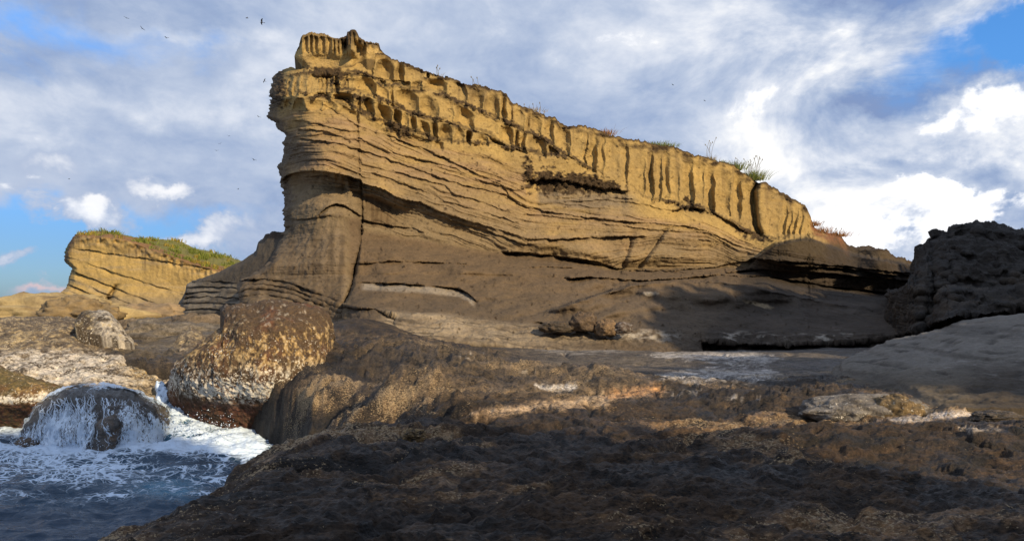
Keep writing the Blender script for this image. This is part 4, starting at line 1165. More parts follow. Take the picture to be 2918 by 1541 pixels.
C = mixc(C, np.array([0.028, 0.024, 0.022]), sst(PG[..., 2] + 0.3 * a1, 1.35, 0.9) * sst(YY, 22, 14) * 0.85)  # low rock darkened toward the water: shade painted into the colour
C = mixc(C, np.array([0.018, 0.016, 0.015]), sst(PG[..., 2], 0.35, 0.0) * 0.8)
salt_l = np.clip(C.mean(-1) * 2.2 - 0.3, 0, 1)
C = C * lerp(0.60, 1.0, salt_l)[..., None] * (1 + (np.array([1.22, 1.02, 0.82]) - 1) * (near * (1 - salt_l))[..., None])
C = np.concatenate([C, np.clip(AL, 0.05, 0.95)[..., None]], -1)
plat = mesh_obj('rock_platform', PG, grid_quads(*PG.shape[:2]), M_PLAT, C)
tag(plat, kind='structure')


# ------------------------------------------------------------------ smooth grey slab on the right
sl_top = line(Z8([(560, 965), (600, 905), (640, 870), (700, 830), (790, 790), (860, 760), (1000, 735), (1100, 705), (1150, 685), (1250, 655), (1400, 640), (1574, 622), (1900, 610), (2200, 640)]))
sl_bot = line(Z8([(560, 970), (650, 985), (760, 1005), (900, 1075), (1000, 1130), (1100, 1135), (1350, 1120), (1574, 1110), (2200, 1120)]))


def slb_y(uq, vq, b):
    tp = sl_top(uq); bt = np.maximum(sl_bot(uq), tp + 0.5)
    yt = line_s(list(zip(Z8x([560, 800, 1150, 1574, 2200]), [15.2, 18.5, 20.0, 19.0, 17.0])), 40)(uq)
    yb = line_s(list(zip(Z8x([560, 760, 1000, 1574, 2200]), [14.8, 13.0, 9.9, 9.8, 9.8])), 40)(uq)
    bq = np.clip((vq - tp) / (bt - tp), 0, 1)
    # interpolate in inverse distance so the slope is an even ramp
    yy = 1 / lerp(1 / yt, 1 / yb, bq)
    sh = Z8([(0, 870)])[0][1] + 6 * n1(uq * 0.05, 3) - 0.03 * (uq - 880)
    d = vq - sh
    yy = yy + 0.35 * sst(d, -3, 5) * np.exp(-np.maximum(d, 0) / 14) * sst(uq, Z8x([1000])[0], Z8x([1350])[0])
    return yy


def Z8x(xs):
    return [(x / 1.8134 + 2050) * SK for x in xs]


def slb_c(Pq, uq, vq, b):
    c = np.broadcast_to(np.array([0.175, 0.155, 0.130]), Pq.shape).copy()
    a1 = fbm(Pq, 0.8, 4, 0.55, (1, 0.6, 2), seed=3); a2 = fbm(Pq, 3.0, 4, 0.6, seed=4)
    lowz = sst(vq + 8 * a1, Z8([(0, 850)])[0][1], Z8([(0, 1000)])[0][1])
    c = mixc(c, np.array([0.105, 0.082, 0.055]), lowz * 0.9)
    dk = sst(uq + 20 * a1, Z8x([1150])[0], Z8x([1420])[0]) * sst(vq + 5 * a2, Z8([(0, 858)])[0][1], Z8([(0, 885)])[0][1])
    c = mixc(c, np.array([0.055, 0.042, 0.030]), dk * 0.85)
    c = mixc(c, np.array([0.42, 0.39, 0.36]), np.clip(a2 * 2.0 - 0.5, 0, 0.7) * np.exp(-((vq - Z8([(0, 890)])[0][1]) / 9) ** 2) * sst(uq, Z8x([980])[0], Z8x([1200])[0]))
    c = mixc(c, np.array([0.24, 0.215, 0.185]), np.clip(a1, 0, 0.6) * (1 - lowz))
    st2 = n2(Pq[..., 2] * 9 + 0.8 * n2(uq * 0.01, vq * 0.02, 3), uq * 0.01, 4)
    c = mixc(c, np.array([0.09, 0.078, 0.065]), np.clip(st2 * 2.0 - 0.2 + 0.4 * a2, 0, 0.6))
    c = mixc(c, np.array([0.05, 0.042, 0.035]), np.clip((ridged(Pq, 0.5, 2, 0.5, seed=9) - 0.8) * 6, 0, 0.7))
    return c * 0.85


tag(body('rock_slab', sl_top, sl_bot, Z8x([562])[0], 1240, 380, 200, slb_y, M_SLAB, slb_c, back=3.0, extra=lambda Pq, uq, vq, b: -0.05 * np.clip(n2(Pq[..., 2] * 9 + 0.8 * n2(uq * 0.01, vq * 0.02, 3), uq * 0.01, 4) * 3 - 0.2, 0, 1) - 0.05 * np.clip((ridged(Pq, 0.5, 2, 0.5, seed=9) - 0.8) * 6, 0, 1) + 0.03 * fbm(Pq, 5, 3, 0.6, seed=10), rough=(0.09, 0.9), rtop=1.6, top_px=9, rid=0.03, drop=0.8, inR=-0.1, slope=0.2),
    'smooth grey rock slab rising to the right in front of the black undercut', 'rock')

# ------------------------------------------------------------------ sea
M_SEA = bpy.data.materials.new('sea_water'); M_SEA.use_nodes = True
nt = M_SEA.node_tree; h = G(nt); bs = nt.nodes['Principled BSDF']
att = h.n('ShaderNodeAttribute', attribute_name='Col')
sepc = h.n('ShaderNodeSeparateColor'); nt.links.new(att.outputs['Color'], sepc.inputs[0])
pos = h.n('ShaderNodeNewGeometry').outputs['Position']
sp = h.vm('MULTIPLY', pos, (0.8, 1.25, 1.0))
wnz = h.n('ShaderNodeTexNoise'); wnz.inputs['Scale'].default_value = 1.1; wnz.inputs['Detail'].default_value = 4
nt.links.new(sp, wnz.inputs['Vector'])
wsc = h.n('ShaderNodeVectorMath', operation='SCALE'); nt.links.new(h.vm('SUBTRACT', wnz.outputs['Color'], (0.5, 0.5, 0.5)), wsc.inputs[0]); wsc.inputs['Scale'].default_value = 0.9
pw = h.vm('ADD', sp, wsc.outputs[0])
vor = h.n('ShaderNodeTexVoronoi', feature='DISTANCE_TO_EDGE'); vor.inputs['Scale'].default_value = 3.2; nt.links.new(pw, vor.inputs['Vector'])
vor2 = h.n('ShaderNodeTexVoronoi', feature='DISTANCE_TO_EDGE'); vor2.inputs['Scale'].default_value = 8.5; nt.links.new(pw, vor2.inputs['Vector'])
fn = h.noise(pw, 5.0, 6, 0.65)
lace = h.m('MAXIMUM', h.ss(vor.outputs[0], 0.10, 0.0), h.m('MULTIPLY', h.ss(vor2.outputs[0], 0.12, 0.0), 0.8))
foam = add_(h, sepc.outputs[0], h.m('MULTIPLY', h.m('SUBTRACT', fn, 0.5), 0.9), h.m('MULTIPLY', lace, h.m('MULTIPLY', h.m('MINIMUM', sepc.outputs[0], 0.5), 1.1)))
fm = h.ss(foam, 0.42, 0.80)
deep = h.mix(sepc.outputs[1], (0.010, 0.032, 0.066), (0.04, 0.16, 0.26))
colr = h.mix(fm, deep, (0.66, 0.79, 0.95))
nt.links.new(colr, bs.inputs['Base Color'])
nt.links.new(h.m('MULTIPLY_ADD', fm, 0.6, 0.10), bs.inputs['Roughness'])
bs.inputs['IOR'].default_value = 1.333
b1 = h.noise(h.vm('MULTIPLY', pos, (1.0, 1.7, 1.0)), 3.2, 6, 0.6, 0.6)
hb = h.m('ADD', b1, h.m('MULTIPLY', fm, h.m('MULTIPLY', fn, 1.0)))
bp = h.n('ShaderNodeBump'); bp.inputs['Strength'].default_value = 0.7; bp.inputs['Distance'].default_value = 0.10
nt.links.new(hb, bp.inputs['Height']); nt.links.new(bp.outputs[0], bs.inputs['Normal'])

us2 = np.concatenate([np.linspace(-2600, -60, 60)[:-1], np.linspace(-60, 330, 420), np.linspace(330, 2600, 70)[1:]])
vs2 = np.concatenate([np.linspace(1700, 560, 40)[:-1], np.linspace(560, 405, 260), np.linspace(405, 312, 60)[1:], HV + np.geomspace(7.5, 0.12, 40)])
ys2 = CZ * F / (vs2 - HV)
UU, YY = np.meshgrid(us2, ys2)
X = (UU - 512) / F * YY
PS = np.stack([X, YY, np.zeros_like(X)], -1)
cu, cv = to_px(PS)
amp = sst(YY, 400, 20)
zz = 0.15 * fbm(PS, 0.55, 5, 0.55, (0.8, 1.5, 1), 41) + 0.13 * (ridged(PS, 0.9, 3, 0.5, (0.6, 1.5, 1), 42) - 0.4)
fo = 0.0 * X
# foam: round the waterfall rock's foot, in the churn to its right, thinning toward the viewer
fo = np.maximum(fo, 0.85 * np.exp(-((cv - 452 - 2 * n1(cu * 0.03, 3)) / 11) ** 2) * sst(cu, 330, 170) * sst(cu, -60, 0))
fo = np.maximum(fo, 1.15 * sst(cu, 150, 178) * sst(cv, 470, 448) * sst(cu, 300, 240) * sst(cv, 380, 395))
fo = np.maximum(fo, 0.75 * np.exp(-((cv - 463) / 12) ** 2 - ((cu - 40) / 75) ** 2))
fo = np.maximum(fo, 0.55 * sst(cv, 512, 468) * sst(cu, 275, 215))
fo = np.maximum(fo, 0.62 * np.exp(-((cv - 459) / 16) ** 2) * sst(cu, 300, 200))
fo = np.maximum(fo, 0.30 * np.exp(-((cv - 500) / 22) ** 2))
fo = np.maximum(fo, 0.36 * np.exp(-((cv - 485) / 12) ** 2 - ((cu - 160) / 40) ** 2))
fo = np.clip(fo + 0.55 * fbm(PS, 0.7, 4, 0.6, (0.7, 1.4, 1), 43) * sst(YY, 30, 20) * np.minimum(1, 0.25 + fo * 1.5) - 0.05, 0, 1.2) * sst(cv, 345, 380)
zz = zz * amp + np.clip(fo, 0, 1) * (0.10 + 0.12 * fbm(PS, 2.6, 4, 0.6, seed=44)) * sst(YY, 30, 20)
churn = np.exp(-((cu - 185) / 30) ** 2 - ((cv - 418) / 16) ** 2)
zz = zz + churn * (0.35 + 0.25 * fbm(PS, 1.8, 4, 0.6, seed=45))
PS[..., 2] = zz - (X ** 2 + YY ** 2) / (2 * 6.4e6)
tq = np.clip(np.exp(-((cv - 490) / 10) ** 2 - ((cu - 168) / 30) ** 2) * 1.2 + 0.35 * np.clip(fo * 1.2, 0, 1), 0, 1)
CS = np.stack([fo, tq, np.zeros_like(fo)], -1)
sea = mesh_obj('sea', PS, grid_quads(*PS.shape[:2]), M_SEA, CS)
tag(sea, kind='structure')

# ------------------------------------------------------------------ barnacled rocks at the water
def barn_c(band, bw, top_dark, base=(0.085, 0.055, 0.032), seed=1, goldlev=0.8):
    def f(Pq, uq, vq, b):
        z = Pq[..., 2]
        c = np.broadcast_to(np.array(base), Pq.shape).copy()
        k1 = fbm(Pq, 1.2, 4, 0.55, (1, 1, 0.6), seed); k2 = fbm(Pq, 5.0, 3, 0.65, (1, 1, 0.55), seed + 1); k3 = fbm(Pq, 11.0, 2, 0.6, (1, 1, 0.6), seed + 2)
        sp_ = np.clip((k2 * 1.1 + k3 * 0.9) * 1.6, -1, 1)
        c = mixc(c, np.array([0.16, 0.055, 0.025]), np.clip(k1 * 1.4 - 0.05, 0, 0.75))
        goldz = sst(z + 0.3 * k1, band + bw * 0.6, band + bw * 1.2) * sst(z + 0.35 * k1, top_dark + 0.15, top_dark - 0.35)
        c = mixc(c, np.array([0.42, 0.28, 0.11]), np.clip((sp_ * 1.1 + 0.02) * goldz * goldlev * 1.3, 0, 0.95))
        wz = np.exp(-((z + 0.22 * k1 - band) / bw) ** 2)
        c = mixc(c, np.array([0.66, 0.62, 0.54]), np.clip(wz * (sp_ * 1.5 + 0.15), 0, 0.9))
        c = mixc(c, np.array([0.55, 0.50, 0.42]), np.clip((sp_ - 0.55) * 2.2, 0, 0.8) * 0.4 * sst(z, band, top_dark + 0.3))
        lo = sst(z + 0.15 * k1, band - bw * 0.7, band - bw * 1.6)
        c = mixc(c, np.array([0.095, 0.040, 0.026]), lo * np.clip(0.6 + sp_ * 0.6, 0.2, 1))
        c = mixc(c, np.array([0.02, 0.014, 0.010]), lo * np.clip(-sp_ * 0.9, 0, 0.8))
        al = 0.26 + 0.60 * wz + 0.20 * goldz + 0.2 * k1 - 0.3 * lo
        return np.concatenate([c, np.clip(al, 0.02, 0.98)[..., None]], -1)
    return f


def barn_x(a=0.05, f=5.0):
    return lambda Pq, uq, vq, b: a * fbm(Pq, f, 3, 0.6, (1, 1, 0.6), 51) + a * 0.7 * (ridged(Pq, f * 1.6, 2, 0.5, seed=52) - 0.3)


# big barnacled boulder
bo_top = line(Z6([(60, 735), (110, 600), (200, 540), (290, 440), (400, 350), (470, 300), (482, 260), (462, 200), (490, 172), (560, 165), (680, 160), (760, 145), (860, 135), (940, 140), (1010, 155), (1080, 180), (1150, 195), (1200, 235), (1235, 320), (1240, 400), (1225, 480), (1190, 570), (1150, 640), (1085, 860)]))
bo_topl = line(Z6([(50, 760), (80, 690), (120, 600), (200, 540), (290, 440), (400, 350), (455, 310), (462, 205), (480, 178), (560, 165), (680, 160), (760, 145), (860, 135), (940, 140), (1010, 155), (1080, 182), (1150, 196), (1200, 238), (1232, 330), (1240, 420)]))
bo_bot = line(Z6([(50, 770), (150, 950), (300, 1010), (450, 1080), (620, 1120), (750, 1130), (900, 1120), (1100, 900), (1180, 620), (1240, 440)]))


def bo_y(uq, vq, b):
    a = (uq - Z6([(50, 0)])[0][0]) / (Z6([(1240, 0)])[0][0] - Z6([(50, 0)])[0][0])
    s = np.sqrt(np.clip(1 - (2 * a - 1.02) ** 2, 0, 1))
    yy = 18.3 - 1.9 * s
    bulge = np.exp(-((vq - 372) / 42) ** 2)
    yy = yy - 0.75 * bulge * s + 0.9 * sst(vq, 330, 302) * s
    yy = yy + 0.9 * sst(vq, 385, 440) * 0.6
    yy = yy + 0.5 * sst(uq, Z6([(600, 0)])[0][0], Z6([(420, 0)])[0][0]) * sst(vq, 352, 338)
    return yy


tag(body('barnacle_boulder', bo_topl, bo_bot, Z6([(52, 0)])[0][0], Z6([(1238, 0)])[0][0], 330, 260, bo_y, M_BARN, barn_c(1.28, 0.36, 2.75, seed=61), back=2.6, rough=(0.16, 0.9), rtop=1.0, top_px=10, extra=barn_x(0.05, 4.5), side_round=(0.4, 0.4), inL=0.25, inR=0.25, rid=0.03),
    'big rounded boulder with white barnacle band and dark top, right of the waterfall', 'boulder')

# left bank
ba_top = line(Z4([(-300, 790), (0, 830), (90, 822), (180, 830), (300, 835), (430, 825), (540, 830), (620, 840), (760, 870), (900, 880), (980, 960), (1060, 1020), (1130, 1050), (1250, 1050), (1330, 1010), (1400, 940), (1480, 900), (1560, 940), (1600, 1000)]))
ba_bot = line(Z5([(-300, 380), (0, 330), (300, 350), (500, 360), (740, 360), (900, 380), (1000, 420), (1060, 470), (1120, 490), (1260, 470), (1400, 470)]))


def ba_y(uq, vq, b):
    tp = ba_top(uq); bt = np.maximum(ba_bot(uq), tp + 0.5)
    yy = 1 / lerp(1 / 26.0, 1 / 17.6, np.clip((vq - tp) / (bt - tp), 0, 1) ** 0.9)
    yy = yy - 0.7 * np.exp(-((vq - 332) / 7) ** 2) * sst(uq, 0, 40) * sst(uq, 140, 100) + 0.35 * n2(uq * 0.035, vq * 0.10, 3) + 0.2 * n2(uq * 0.12, vq * 0.25, 4)
    return yy


def ba_c(Pq, uq, vq, b):
    c = np.broadcast_to(np.array([0.13, 0.10, 0.07]), Pq.shape).copy()
    k1 = fbm(Pq, 0.7, 4, 0.6, (0.8, 0.8, 1.6), 71); k2 = fbm(Pq, 3.6, 4, 0.65, (0.8, 0.8, 1.3), 72); k3 = fbm(Pq, 9, 2, 0.6, seed=73)
    sp_ = np.clip((k2 + 0.7 * k3) * 1.7, -1, 1)
    c = mixc(c, np.array([0.46, 0.35, 0.19]), np.clip(sp_ + 0.05 + 0.6 * k1, 0, 0.9))
    wz = sst(vq, 345, 362) * sst(vq, 392, 378)
    c = mixc(c, np.array([0.60, 0.54, 0.47]), np.clip(wz * (0.45 + 0.9 * sp_ + 0.5 * k1), 0, 0.92))
    c = mixc(c, np.array([0.40, 0.26, 0.06]), np.exp(-((uq - Z5([(960, 0)])[0][0]) / 22) ** 2 - ((vq - Z5([(0, 240)])[0][1]) / 14) ** 2) * np.clip(0.6 + sp_ * 0.6, 0, 0.85))
    c = mixc(c, np.array([0.045, 0.034, 0.026]), np.clip(-sp_ * 0.9 - 0.15 - 0.4 * k1, 0, 0.85))
    al = 0.42 + 0.25 * wz + 0.25 * k1
    return np.concatenate([c, np.clip(al, 0.02, 0.98)[..., None]], -1)


tag(body('rock_bank', ba_top, ba_bot, -110, Z4([(1600, 0)])[0][0], 360, 200, ba_y, M_BARN, ba_c, back=2.0, rough=(0.16, 0.8), rtop=1.5, top_px=7, extra=barn_x(0.05, 3.5), rid=0.06, drop=0.3, inL=-0.2),
    'low sunlit rock bank crusted with white and gold barnacles behind the waterfall', 'rock')

# hump on the bank
hu_top = line(Z4([(575, 870), (600, 820), (630, 780), (680, 768), (760, 770), (820, 782), (860, 800), (900, 840), (930, 880), (1000, 970), (1040, 1010)]))
hu_bot = line(Z4([(575, 880), (640, 930), (800, 980), (1040, 1020)]))


def dome(uc, ru, y_c, d, vb=None):
    def f(uq, vq, b):
        s = np.sqrt(np.clip(1 - ((uq - uc) / ru) ** 2, 0, 1))
        return y_c - d * s * (0.55 + 0.45 * b)
    return f


def hu_c(Pq, uq, vq, b):
    c = np.broadcast_to(np.array([0.060, 0.045, 0.030]), Pq.shape).copy()
    k2 = fbm(Pq, 4, 3, 0.65, seed=75); k1 = fbm(Pq, 1.1, 3, 0.6, seed=76)
    rgt = sst(uq + 10 * k1, Z4([(680, 0)])[0][0], Z4([(800, 0)])[0][0])
    c = mixc(c, np.array([0.50, 0.45, 0.38]), np.clip(rgt * (0.5 + 1.6 * k2), 0, 0.85))
    c = mixc(c, np.array([0.40, 0.31, 0.16]), np.clip(1.8 * k2 - 0.2, 0, 0.7))
    return c


tag(body('shore_rock', hu_top, hu_bot, Z4([(577, 0)])[0][0], Z4([(1038, 0)])[0][0], 120, 80, dome(Z4([(800, 0)])[0][0], 90, 23.2, 1.5), M_BARN, hu_c, back=1.5, rough=(0.14, 1.0), rtop=0.7, top_px=7, extra=barn_x(0.04, 4), inL=0.3, inR=0.3),
    'dark-capped rock hump with pale barnacled flank on top of the left bank', 'rock')

# near-left rock at the water
nl_top = line(Z5([(-300, 130), (0, 200), (60, 245), (150, 275), (250, 310), (330, 330), (400, 345), (450, 380), (300, 420), (470, 385)]))
nl_topl = line(Z5([(-300, 130), (0, 200), (60, 245), (150, 275), (250, 308), (340, 332), (420, 350), (470, 385)]))
nl_bot = line(Z5([(-300, 740), (0, 720), (80, 710), (150, 640), (190, 560), (240, 490), (300, 440), (470, 390)]))


def nl_y(uq, vq, b):
    return 18.2 - 1.0 * np.sqrt(np.clip(1 - ((uq + 20) / 95) ** 2, 0, 1)) - 0.8 * np.exp(-((vq - 398) / 20) ** 2)


tag(body('shore_rock', nl_topl, nl_bot, -90, Z5([(468, 0)])[0][0], 190, 180, nl_y, M_BARN, barn_c(0.95, 0.10, 1.9, (0.11, 0.085, 0.035), 81, 0.55), back=2.0, rough=(0.14, 0.9), rtop=0.8, top_px=9, extra=barn_x(0.045, 4), inR=0.3, inL=-0.2),
    'brown and olive rock at the left edge beside the waterfall', 'rock')

# waterfall rock
wf_top = line(Z5([(100, 730), (160, 640), (220, 560), (260, 480), (320, 425), (400, 385), (480, 368), (600, 365), (720, 368), (840, 385), (920, 405), (1000, 455), (1060, 520), (1095, 590), (1125, 660), (1130, 690)]))
wf_bot = line(Z5([(100, 745), (250, 790), (600, 800), (900, 790), (1130, 745)]))
wfa, wfb = Z5([(100, 0)])[0][0], Z5([(1130, 0)])[0][0]


def wf_y(uq, vq, b):
    a = (uq - wfa) / (wfb - wfa) * 2 - 1
    s = np.sqrt(np.clip(1 - a ** 2, 0, 1))
    return 16.9 - 1.05 * s - 1.05 * s * np.sqrt(np.clip(1 - (1 - b) ** 2.4, 0, 1)) - 0.25 * np.exp(-((uq - Z5([(690, 0)])[0][0]) / 14) ** 2) * sst(b, 0.2, 0.6)


def wf_c(Pq, uq, vq, b):
    c = np.broadcast_to(np.array([0.030, 0.020, 0.012]), Pq.shape).copy()
    k1 = fbm(Pq, 1.6, 4, 0.6, seed=91); k2 = fbm(Pq, 6, 3, 0.6, seed=92)
    c = mixc(c, np.array([0.17, 0.095, 0.030]), np.clip(0.2 + k1 + 0.6 * k2, 0, 0.8) * sst(b, 0.2, 0.5))
    c = mixc(c, np.array([0.08, 0.075, 0.06]), np.clip(0.2 + 1.4 * k2, 0, 0.9) * sst(b, 0.35, 0.1))
    return c


M_WET = rock_mat('wet_rock', 0.9, 9.0, 30.0, 0.6, 0.55, wet=0.4, dist=0.05)
tag(body('waterfall_rock', wf_top, wf_bot, wfa, wfb, 260, 150, wf_y, M_WET, wf_c, back=1.2, rough=(0.26, 1.3), rtop=0.9, top_px=8, rid=0.05, inL=0.2, inR=0.2, extra=barn_x(0.03, 5)),
    'wet brown dome of rock with sea water pouring over it', 'rock')

# water strands running down the rock
M_FOAM = bpy.data.materials.new('white_water'); M_FOAM.use_nodes = True
nt = M_FOAM.node_tree; h = G(nt); bs = nt.nodes['Principled BSDF']
nz = h.noise(h.n('ShaderNodeNewGeometry').outputs['Position'], 14.0, 4, 0.6)
nt.links.new(h.mix(nz, (0.55, 0.68, 0.84), (0.84, 0.91, 0.98)), bs.inputs['Base Color'])
bs.inputs['Roughness'].default_value = 0.35
bs.inputs['Subsurface Weight'].default_value = 0.0


def ribbons(paths, widths):
    """each path (k,3): flattened tube with 4 sides"""
    V = []; Q = []; n0 = 0
    for p, w in zip(paths, widths):
        k = len(p)
        t = np.gradient(p, axis=0); t /= np.linalg.norm(t, axis=1, keepdims=True) + 1e-9
        s = np.cross(t, np.array([0, -1.0, 0.3])); s /= np.linalg.norm(s, axis=1, keepdims=True) + 1e-9
        nn = np.cross(s, t)
        ww = w[:, None]
        ring = np.stack([p - s * ww, p + nn * ww * 0.6, p + s * ww, p - nn * ww * 0.6], 1)
        V.append(ring.reshape(-1, 3))
        i = np.arange(k - 1)[:, None] * 4 + n0
        for a in range(4):
            b_ = (a + 1) % 4
            Q.append(np.concatenate([i + a, i + b_, i + 4 + b_, i + 4 + a], 1))
        n0 += k * 4
    return np.concatenate(V), np.concatenate(Q)


rw = np.random.RandomState(17)
paths, widths = [], []
for k in range(360):
    uc = rw.uniform(wfa + 4, wfb - 6)
    fx = (uc - wfa) / (wfb - wfa)
    gapx = np.exp(-((uc - Z5([(690, 0)])[0][0]) / 9) ** 2)
    if rw.rand() < gapx * 0.9:
        continue
    if uc > Z5([(1040, 0)])[0][0] and rw.rand() < 0.4:
        continue
    b0 = rw.choice([0.05, rw.uniform(0.05, 0.8)], p=[0.12, 0.88]); b1 = min(1.0, b0 + rw.uniform(0.12, 0.5))
    kk = 16
    bq = np.linspace(b0, b1, kk)
    spread = (fx - 0.5) * 26 * bq ** 1.2
    ud = np.clip(uc * 0.72 + 0.28 * (wfa + wfb) / 2 + spread + np.cumsum(rw.normal(0, 0.75, kk)) + 1.1 * np.sin(np.linspace(0, rw.uniform(2, 7), kk) + rw.uniform(0, 6)), wfa + 1.0, wfb - 1.0)
    tp = wf_top(ud); bt = wf_bot(ud)
    vq = tp + (bt - tp) * bq
    e = np.clip(1 - (vq - tp) / 8, 0, 1)
    yq = wf_y(ud, vq, bq) + 0.9 * (1 - np.sqrt(np.clip(1 - e ** 2, 0, 1)))
    Pq = world_pt(ud, vq, yq)
    dq = 0.26 * fbm(Pq, 1.3, 5, 0.55, seed=1)
    Pq[:, 1] -= dq + 0.05 + rw.uniform(0, 0.06)
    w = rw.choice([0.003, 0.0055, 0.010], p=[0.5, 0.38, 0.12]) * rw.uniform(0.7, 1.3) * (0.4 + np.sin(np.linspace(0.2, 2.9, kk))) * rw.uniform(0.6, 1.4, kk)
    paths.append(Pq); widths.append(w)
M_FILM = bpy.data.materials.new('water_film'); M_FILM.use_nodes = True
nt = M_FILM.node_tree; nt.nodes.clear(); h = G(nt)
att = h.n('ShaderNodeAttribute', attribute_name='Col'); sc_ = h.n('ShaderNodeSeparateColor'); nt.links.new(att.outputs['Color'], sc_.inputs[0])
pos = h.n('ShaderNodeNewGeometry').outputs['Position']
f1 = h.noise(h.vm('MULTIPLY', pos, (1.0, 0.6, 0.16)), 17.0, 6, 0.7, 0.8)
f2 = h.noise(h.vm('MULTIPLY', pos, (1.0, 0.6, 0.35)), 34.0, 4, 0.7, 1.2)
fm_ = add_(h, f1, h.m('MULTIPLY', h.m('SUBTRACT', f2, 0.5), 0.8), h.m('MULTIPLY', h.m('SUBTRACT', sc_.outputs[0], 0.5), 0.5))
msk = h.ss(fm_, 0.555, 0.70)
pb = h.n('ShaderNodeBsdfPrincipled'); pb.inputs['Base Color'].default_value = (0.72, 0.84, 0.97, 1); pb.inputs['Roughness'].default_value = 0.4
wg = h.n('ShaderNodeBsdfPrincipled'); wg.inputs['Base Color'].default_value = (0.9, 0.95, 1, 1); wg.inputs['Roughness'].default_value = 0.08; wg.inputs['IOR'].default_value = 1.33; wg.inputs['Alpha'].default_value = 0.04
ms_ = h.n('ShaderNodeMixShader'); nt.links.new(msk, ms_.inputs[0]); nt.links.new(wg.outputs[0], ms_.inputs[1]); nt.links.new(pb.outputs[0], ms_.inputs[2])
bpn = h.n('ShaderNodeBump'); bpn.inputs['Strength'].default_value = 0.6; bpn.inputs['Distance'].default_value = 0.04; nt.links.new(fm_, bpn.inputs['Height'])
nt.links.new(bpn.outputs[0], pb.inputs['Normal']); nt.links.new(bpn.outputs[0], wg.inputs['Normal'])
nt.links.new(ms_.outputs[0], h.n('ShaderNodeOutputMaterial').inputs[0])
fu = np.linspace(wfa + 1.5, wfb - 1.5, 150)[None, :]; fb = np.linspace(0.0, 0.97, 90)[:, None]
ft = wf_top(fu); fbt = np.maximum(wf_bot(fu), ft + 0.5); fv = ft + (fbt - ft) * fb; fu = np.broadcast_to(fu, fv.shape)
fe = np.clip(1 - (fv - ft) / 8, 0, 1)
fy = wf_y(fu, fv, fb) + 0.9 * (1 - np.sqrt(np.clip(1 - fe ** 2, 0, 1)))
FP = world_pt(fu, fv, fy); FN = grid_normals(FP)
if FN[45, 75, 1] > 0: FN = -FN
FP = FP + FN * (0.09 + 0.26 * fbm(FP, 1.3, 5, 0.55, seed=1) + 0.03 * fbm(FP, 4, 3, 0.6, (1, 1, 0.3), 5))[..., None]
dens = 0.52 + 0.35 * sst(fb, 0.15, 0.6) + 0.5 * fbm(FP, 1.5, 3, 0.6, (1, 1, 0.35), 95) - 0.9 * np.exp(-((fu - Z5([(690, 0)])[0][0]) / 8) ** 2) * sst(fb, 0.25, 0.45) - 0.5 * sst(fu, Z5([(1030, 0)])[0][0], wfb) - 0.45 * np.exp(-((fb - 0.18) / 0.10) ** 2)
dens = dens + 0.5 * sst(fb, 0.06, 0.0)
film = mesh_obj('water_film', FP, grid_quads(*FP.shape[:2]), M_FILM, np.stack([np.clip(dens, 0, 1.2), 0 * dens, 0 * dens], -1), (-9.0, 15.5, 0.0))
tag(film, 'thin lacy sheet of sea water flowing over the wet dome rock', 'water', kind='stuff')
V_, Q_ = ribbons(paths, widths)
nd = 1100
src = rw.rand(nd)
du_ = np.where(src < 0.55, rw.uniform(wfa - 6, wfb + 4, nd), rw.uniform(160, 235, nd)); dv_ = np.where(src < 0.55, 446 - np.abs(rw.normal(0, 6, nd)), 436 - np.abs(rw.normal(0, 11, nd)) - 0.25 * np.maximum(0, 200 - du_))
dc = world_pt(du_, dv_, rw.uniform(14.4, 15.6, nd)); dr_ = rw.choice([0.006, 0.010, 0.018], nd, p=[.5, .35, .15])
octv = np.array([(1, 0, 0), (0, 1, 0), (-1, 0, 0), (0, -1, 0), (0, 0, 1), (0, 0, -1)], float)
dV = (dc[:, None] + octv[None] * dr_[:, None, None]).reshape(-1, 3)
dQ = (np.arange(nd)[:, None, None] * 6 + np.array([(0, 1, 4, 4), (1, 2, 4, 4), (2, 3, 4, 4), (3, 0, 4, 4), (1, 0, 5, 5), (2, 1, 5, 5), (3, 2, 5, 5), (0, 3, 5, 5)])[None]).reshape(-1, 4)
spray_t = dQ[:, :3]
tag(mesh_obj('sea_spray', dV, spray_t, M_FOAM, None, (-8.5, 15.0, 0.0)), 'fine white spray droplets over the churning foam', 'water', kind='stuff')
casc = mesh_obj('cascading_water', V_, Q_, M_FOAM, None, (-9.0, 15.5, 0.0))
tag(casc, 'white strands of sea water streaming down the wet dome rock', 'water', kind='stuff')


